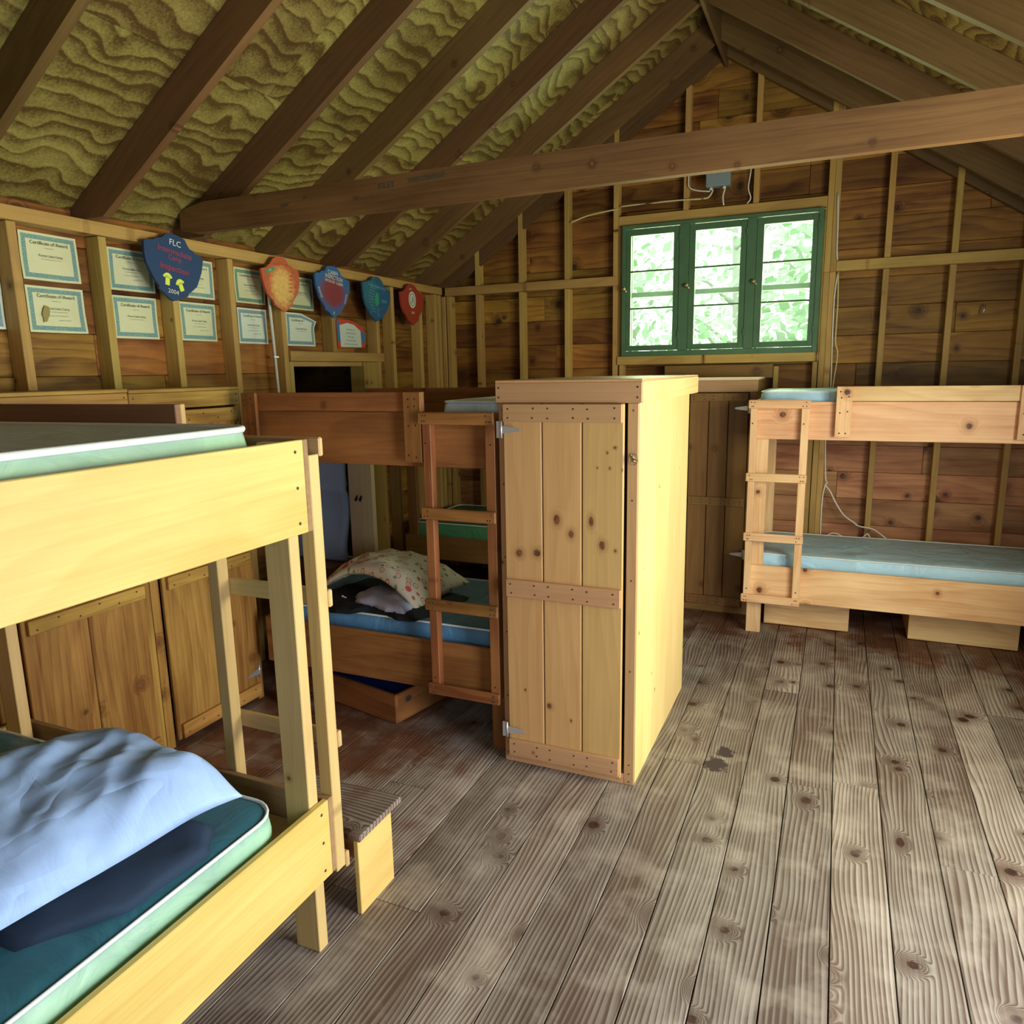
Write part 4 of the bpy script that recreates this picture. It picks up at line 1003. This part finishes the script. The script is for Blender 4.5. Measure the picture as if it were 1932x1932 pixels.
# the stain on one certificate
st_ = bpy.data.objects['certificate.003']
mb = MB(); c0 = Vector((-3.1725, 2.225, 1.975)); rr = random.Random(5)
MT['stain'] = plain('brown_stain', (.32, .26, .09), .8)
pts = [c0+Vector((0, (.016+rr.uniform(-.006, .006))*math.cos(k*.4488)+.006*math.sin(k*.4488), (.038+rr.uniform(-.009, .009))*math.sin(k*.4488))) for k in range(14)]
mb._add(pts+[q+Vector((.0004, 0, 0)) for q in pts], [list(range(14, 28))]+[[k, (k+1) % 14, 14+(k+1) % 14, 14+k] for k in range(14)], 0, [(0, 0, 0)]*28, .5); mb.build('stain', 'stain', st_)

# painted paper
MT['paper_red'] = plain('red_marker_edge', (.60, .08, .04), .8); MT['paper_blue'] = plain('blue_marker_edge', (.05, .20, .45), .8); MT['paper'] = plain('white_notepaper', (.68, .78, .70), .8)
dr = thing('poster', (-3.183, 4.47, 1.88), 'small hand drawn poster with red and blue edges above the doorway', 'poster')
def sheet(poly, x_, mat, name, parent, t_=.0008):
    MB().prism(poly, 0, x_, x_+t_).build(name, mat, parent)
sheet([(4.30, 1.88), (4.63, 1.885), (4.638, 1.99), (4.60, 2.03), (4.50, 2.062), (4.44, 2.07), (4.32, 2.07), (4.295, 2.055)], -3.184, 'paper_red', 'sheet', dr)
sheet([(4.335, 1.883), (4.58, 1.886), (4.575, 2.0), (4.50, 2.04), (4.42, 2.05), (4.33, 2.03)], -3.1826, 'paper', 'drawing_panel', dr)
sheet([(4.302, 1.92), (4.332, 1.92), (4.330, 2.05), (4.30, 2.06)], -3.1826, 'paper_blue', 'drawing_panel', dr)
sheet([(4.583, 1.91), (4.628, 1.93), (4.632, 1.98), (4.585, 2.01)], -3.1826, 'paper_blue', 'drawing_panel', dr)
fr2 = FRL(4.455, 1.96, -3.1818)
for k, s_ in enumerate(('cabin clean up', 'best bunk award', 'Senior girls', 'first place today', 'Good luck all summer')): lettering(s_, 'ink_soft', dr, fr2, 0, .045-k*.025, .017, name='handwriting', rot=-.02)

# ------------------------------------------------------------------ painted shields
OUT = [(0, 1), (.16, .985), (.32, .92), (.42, .80), (.50, .72), (.62, .70), (.70, .62), (.97, .56), (1.0, .50), (.97, .15), (.90, -.10), (.78, -.35), (.60, -.55), (.48, -.66), (.50, -.74), (.30, -.84), (.12, -.95), (0, -1)]
def shield(yc, hw, zt, zb, tilt, mat, label, x_=-3.045, shear=0):
    full = OUT+[(-a, b) for a, b in OUT[-2:0:-1]]
    zc, hh = (zt+zb)/2, (zt-zb)/2
    t = thing('painted_shield', (x_, yc, zb), label, 'shield', 'painted inspection shields along the top plate')
    cr, sr = math.cos(tilt), math.sin(tilt); rr = random.Random(int(yc*100)); P = []; UV = []
    for a, b in full:
        a2 = a*hw+rr.uniform(-.004, .004); b2 = b*hh+rr.uniform(-.003, .003); P.append((yc+a2*cr-b2*sr, zc+a2*sr+b2*cr)); UV.append((a*.5+.5, b*.5+.5))
    n = len(P); mb = MB(); mb.prism(P, 0, x_-.014, x_)
    for i in range(n): mb.uv[i] = UV[i]; mb.uv[i+n] = UV[i]
    o = mb.build('board', mat, t)
    fr2 = (Vector((x_, yc, zc)), Vector((0, cr, sr)), Vector((0, -sr, cr)), Vector((1, 0, 0)))
    return t, fr2
s1, f1 = shield(2.83, .178, 2.392, 2.066, R(-8), 'sh_navy', 'navy blue painted shield with two yellow shirts, largest and leftmost of the shields')
lettering('FLC', 'ink_white', s1, f1, .0, .118, .040, wid=1.1)
for s_, v_, z_ in (('Intermediate', .075, .040), ('Camp', .045, .034), ('Inspection', -.005, .042)): lettering(s_, 'ink_red', s1, f1, 0, v_, z_)
lettering('2004', 'ink_white', s1, f1, -.005, -.118, .030, wid=1.1)
def shirt(t, fr2, u0, v0, sc, rot):
    O, U, V, N = fr2
    P = [(-.5, .9), (-.2, 1.05), (.2, 1.05), (.5, .9), (.95, .45), (.62, .2), (.42, .45), (.42, -.9), (-.42, -.9), (-.42, .45), (-.62, .2), (-.95, .45)]
    cr, sr = math.cos(rot), math.sin(rot); org = []
    for a, b in P:
        a, b = a*sc, b*sc; org.append((u0+a*cr-b*sr, v0+a*sr+b*cr))
    mb = MB(); n = len(org); pts = [O+U*a+V*b+N*.0003 for a, b in org]+[O+U*a+V*b+N*.0016 for a, b in org]
    mb._add(pts, [list(range(n, 2*n))]+[[k, (k+1) % n, n+(k+1) % n, n+k] for k in range(n)], 0, [(0, 0, 0)]*2*n, .5); mb.build('painted_shirt', 'ink_yellow', t)
shirt(s1, f1, -.042, -.066, .030, 0); shirt(s1, f1, .038, -.078, .030, .45)
fA = (f1[0]+f1[3]*.0012, f1[1], f1[2], f1[3]); lettering('FLC', 'ink', s1, fA, -.042, -.055, .014); lettering('FLC', 'ink', s1, fA, .038, -.068, .014, rot=.45)
s2, f2 = shield(3.61, .165, 2.378, 2.068, R(4), 'sh_orange', 'orange shield with a yellow centre and a green label strip')
O, U, V, N = f2
mb = MB(); pts = [O+U*a+V*b+N*.0004 for a, b in ((-.13, .075), (-.05, .10), (-.045, .085), (-.125, .058))]; pts += [q+N*.001 for q in pts]
mb._add(pts, [[7, 6, 5, 4], [0, 1, 5, 4], [1, 2, 6, 5], [2, 3, 7, 6], [3, 0, 4, 7]], 0, [(0, 0, 0)]*8, .5); mb.build('label_strip', 'paint_green', s2)
lettering('FLC', 'ink_white', s2, (O+N*.001, U, V, N), -.088, .080, .016, rot=.3)
for k in range(5): lettering('cabin', 'paper_red', s2, f2, .085-.004*k, .05-k*.022, .018)
lettering('INSPECTION', 'paper_red', s2, f2, .005, .112, .022); lettering('2003', 'ink', s2, f2, .06, -.095, .016)
s3, f3 = shield(4.10, .180, 2.385, 2.062, R(-3), 'sh_bluered', 'blue shield with a dark red centre and white lettering about inspection')
lettering('CABIN', 'ink_white', s3, f3, 0, .118, .036); lettering('INSPECTION', 'ink_white', s3, f3, .01, .088, .036, wid=.9, rot=-.05); lettering('WON BY CABIN', 'ink_white', s3, f3, .01, .060, .026, rot=-.05)
lettering('PLEASE', 'ink_white', s3, f3, -.135, -.02, .022, rot=-1.1); lettering('CLEAN', 'ink_white', s3, f3, .13, -.03, .022, rot=1.2); lettering('X', 'ink_white', s3, f3, 0, -.135, .026)
s4, f4 = shield(4.60, .175, 2.370, 2.060, R(-6), 'sh_blue', 'teal and purple shield with a green figure and rows of small writing')
O, U, V, N = f4; mb = MB(); n = 12; pts = [O+U*(.026*math.cos(k*.5236))+V*(.045*math.sin(k*.5236)*(1+.15*(k % 2)))+N*.0004 for k in range(n)]; pts += [q+N*.001 for q in pts]
mb._add(pts, [list(range(n, 2*n))]+[[k, (k+1) % n, n+(k+1) % n, n+k] for k in range(n)], 0, [(0, 0, 0)]*2*n, .5); mb.build('painted_figure', 'paint_green', s4)
lettering('CABIN INSPECTION', 'ink_blue', s4, f4, 0, .085, .024); lettering('NEW', 'ink_blue', s4, f4, .095, .0, .030)
for k in range(9): lettering('cabin week', 'ink_blue', s4, f4, -.075+.008*abs(k-3), .07-k*.02, .014)
for k in range(4): lettering('cabin', 'ink_blue', s4, f4, .02, -.062-k*.016, .014)
s5, f5 = shield(5.085, .170, 2.366, 2.062, R(2), 'sh_red', 'brick red shield with a white oval emblem, nearest the room corner')
O, U, V, N = f5; mb = MB(); n = 20
pts = [O+V*.035+U*(.052*math.cos(k*.314))+V*(.062*math.sin(k*.314))+N*.0004 for k in range(n)]; pts += [q+N*.001 for q in pts]
mb._add(pts, [list(range(n, 2*n))]+[[k, (k+1) % n, n+(k+1) % n, n+k] for k in range(n)], 0, [(0, 0, 0)]*2*n, .5); mb.build('oval_emblem', 'ink_white', s5)
mb = MB(); mb.tube([O+V*.035+U*(.036*math.cos(k*.314))+V*(.045*math.sin(k*.314))+N*.0012 for k in range(n)], .0025, 5, closed=True)
mb.tube([O+V*.035+U*(-.012)+V*(-.03)+N*.0014, O+V*.06+U*(.006)+N*.0014, O+V*.035+U*.014+V*(-.02)+N*.0014], .003, 5); mb.build('emblem_drawing', 'ink', s5)
lettering('2004', 'ink_white', s5, f5, .0, -.062, .024); lettering('INTER', 'ink_white', s5, f5, -.02, .112, .015, rot=.1)

# ------------------------------------------------------------------ wiring
def cable(name, pts, r, mat, label, y=None, sub=4):
    P = [Vector((a, y if y else 5.70, b)) if len((a, b)) == 2 else None for a, b in pts]; Q = []
    for i in range(len(P)-1):
        p0, p1, p2, p3 = P[max(i-1, 0)], P[i], P[i+1], P[min(i+2, len(P)-1)]
        for k in range(sub):
            t = k/sub; Q.append(.5*((2*p1)+(-p0+p2)*t+(2*p0-5*p1+4*p2-p3)*t*t+(-p0+3*p1-3*p2+p3)*t**3))
    Q.append(P[-1]); o = MB().tube(Q, r, 6).build(name, mat); tag(o, label, 'cable'); return o
eb = thing('electrical_box', (-.857, 5.64, 2.93), 'grey metal electrical box above the green window', 'electrical box')
MB().box(-.938, -.772, 5.575, 5.65, 2.935, 3.16, c=.006).build('box_body', 'steelbox', eb)
mb = MB(); mb.cyl((-.905, 5.61, 2.935), (-.905, 5.61, 2.918), .012); mb.cyl((-.815, 5.61, 2.935), (-.815, 5.61, 2.918), .012); mb.build('cable_clamp', 'conduit', eb)
cable('power_cable', [(-.897, 2.93), (-.915, 2.895), (-.955, 2.876), (-1.12, 2.883), (-1.385, 2.885), (-1.57, 2.882)], .006, 'yellow_cable', 'cream cable sagging from the grey box to the left stud', y=5.655)
cable('power_cable', [(-1.585, 2.868), (-1.63, 2.864), (-1.824, 2.842), (-1.96, 2.803)], .006, 'yellow_cable', 'cream cable end between the two studs left of the window', y=5.655)
cable('power_cable', [(-1.07, 3.14), (-1.07, 3.04), (-1.066, 2.966), (-1.007, 2.935), (-.917, 2.920)], .005, 'white_cable', 'thin white cable bending into the left of the grey box', y=5.655)
cable('power_cable', [(-.815, 2.93), (-.828, 2.877), (-.821, 2.819)], .006, 'white_cable', 'short white cable hanging straight under the grey box', y=5.655)
cable('power_cable', [(-.64, 3.14), (-.646, 3.015), (-.658, 2.915), (-.639, 2.848), (-.662, 2.813)], .005, 'white_cable', 'white cable hanging right of the grey box', y=5.65)
cable('power_cable', [(-.083, 2.82), (-.072, 2.6), (-.068, 2.454), (-.061, 2.395)], .006, 'conduit', 'grey cable beside the window above the girt', y=5.655)
cable('power_cable', [(-.053, 2.315), (-.066, 2.148), (-.062, 1.864), (-.054, 1.525), (-.066, 1.2), (-.050, .915), (-.037, .886), (-.052, .85), (-.064, .736), (-.061, .45)], .005, 'white_cable', 'long white cable hanging from the girt down behind the right bunk', y=5.655)
cable('power_cable', [(-.050, 2.318), (-.042, 2.1), (-.042, 1.863), (-.023, 1.767), (-.041, 1.534), (-.052, 1.2)], .0045, 'yellow_cable', 'second cream cable looping beside the long white one', y=5.65)
cable('power_cable', [(-.049, .86), (-.014, .816), (.034, .724), (.087, .649), (.148, .606), (.187, .578), (.267, .566), (.321, .535), (.40, .470)], .0055, 'white_cable', 'white cable running diagonally down to the right bunk mattress', y=5.655)
cable('power_cable', [(-.03, .49), (.0, .510), (.025, .519), (.063, .51), (.12, .475)], .005, 'white_cable', 'short loop of white cable just above the lower right mattress', y=5.645)
cable('power_cable', [(.19, .47), (.225, .512), (.245, .527), (.262, .50), (.27, .47)], .005, 'white_cable', 'peaked bend of white cable just above the lower right mattress', y=5.645)
mb = MB(); mb.tube([(-3.11, 3.560, 2.33), (-3.11, 3.565, 2.1), (-3.11, 3.575, 1.9), (-3.11, 3.585, 1.6), (-3.11, 3.590, 1.0)], .0085, 8)
cd = mb.build('conduit', 'conduit'); tag(cd, 'thin white conduit running down the left wall beside the doorway', 'conduit')
MB().box(-3.13, -3.098, 3.56, 3.60, 1.80, 1.812, c=.002).build('clip', 'zinc', cd)
mb = MB().cyl((.826, 5.75, 2.06), (.826, 5.69, 2.055), .006).tube([(.826, 5.69, 2.055), (.82, 5.68, 2.03), (.815, 5.69, 2.0)], .006, 6); hk = mb.build('coat_hook', 'zinc'); tag(hk, 'small metal hook on the siding at far right', 'hook')

for o in bpy.data.objects:
    if '_o' in o: del o['_o']
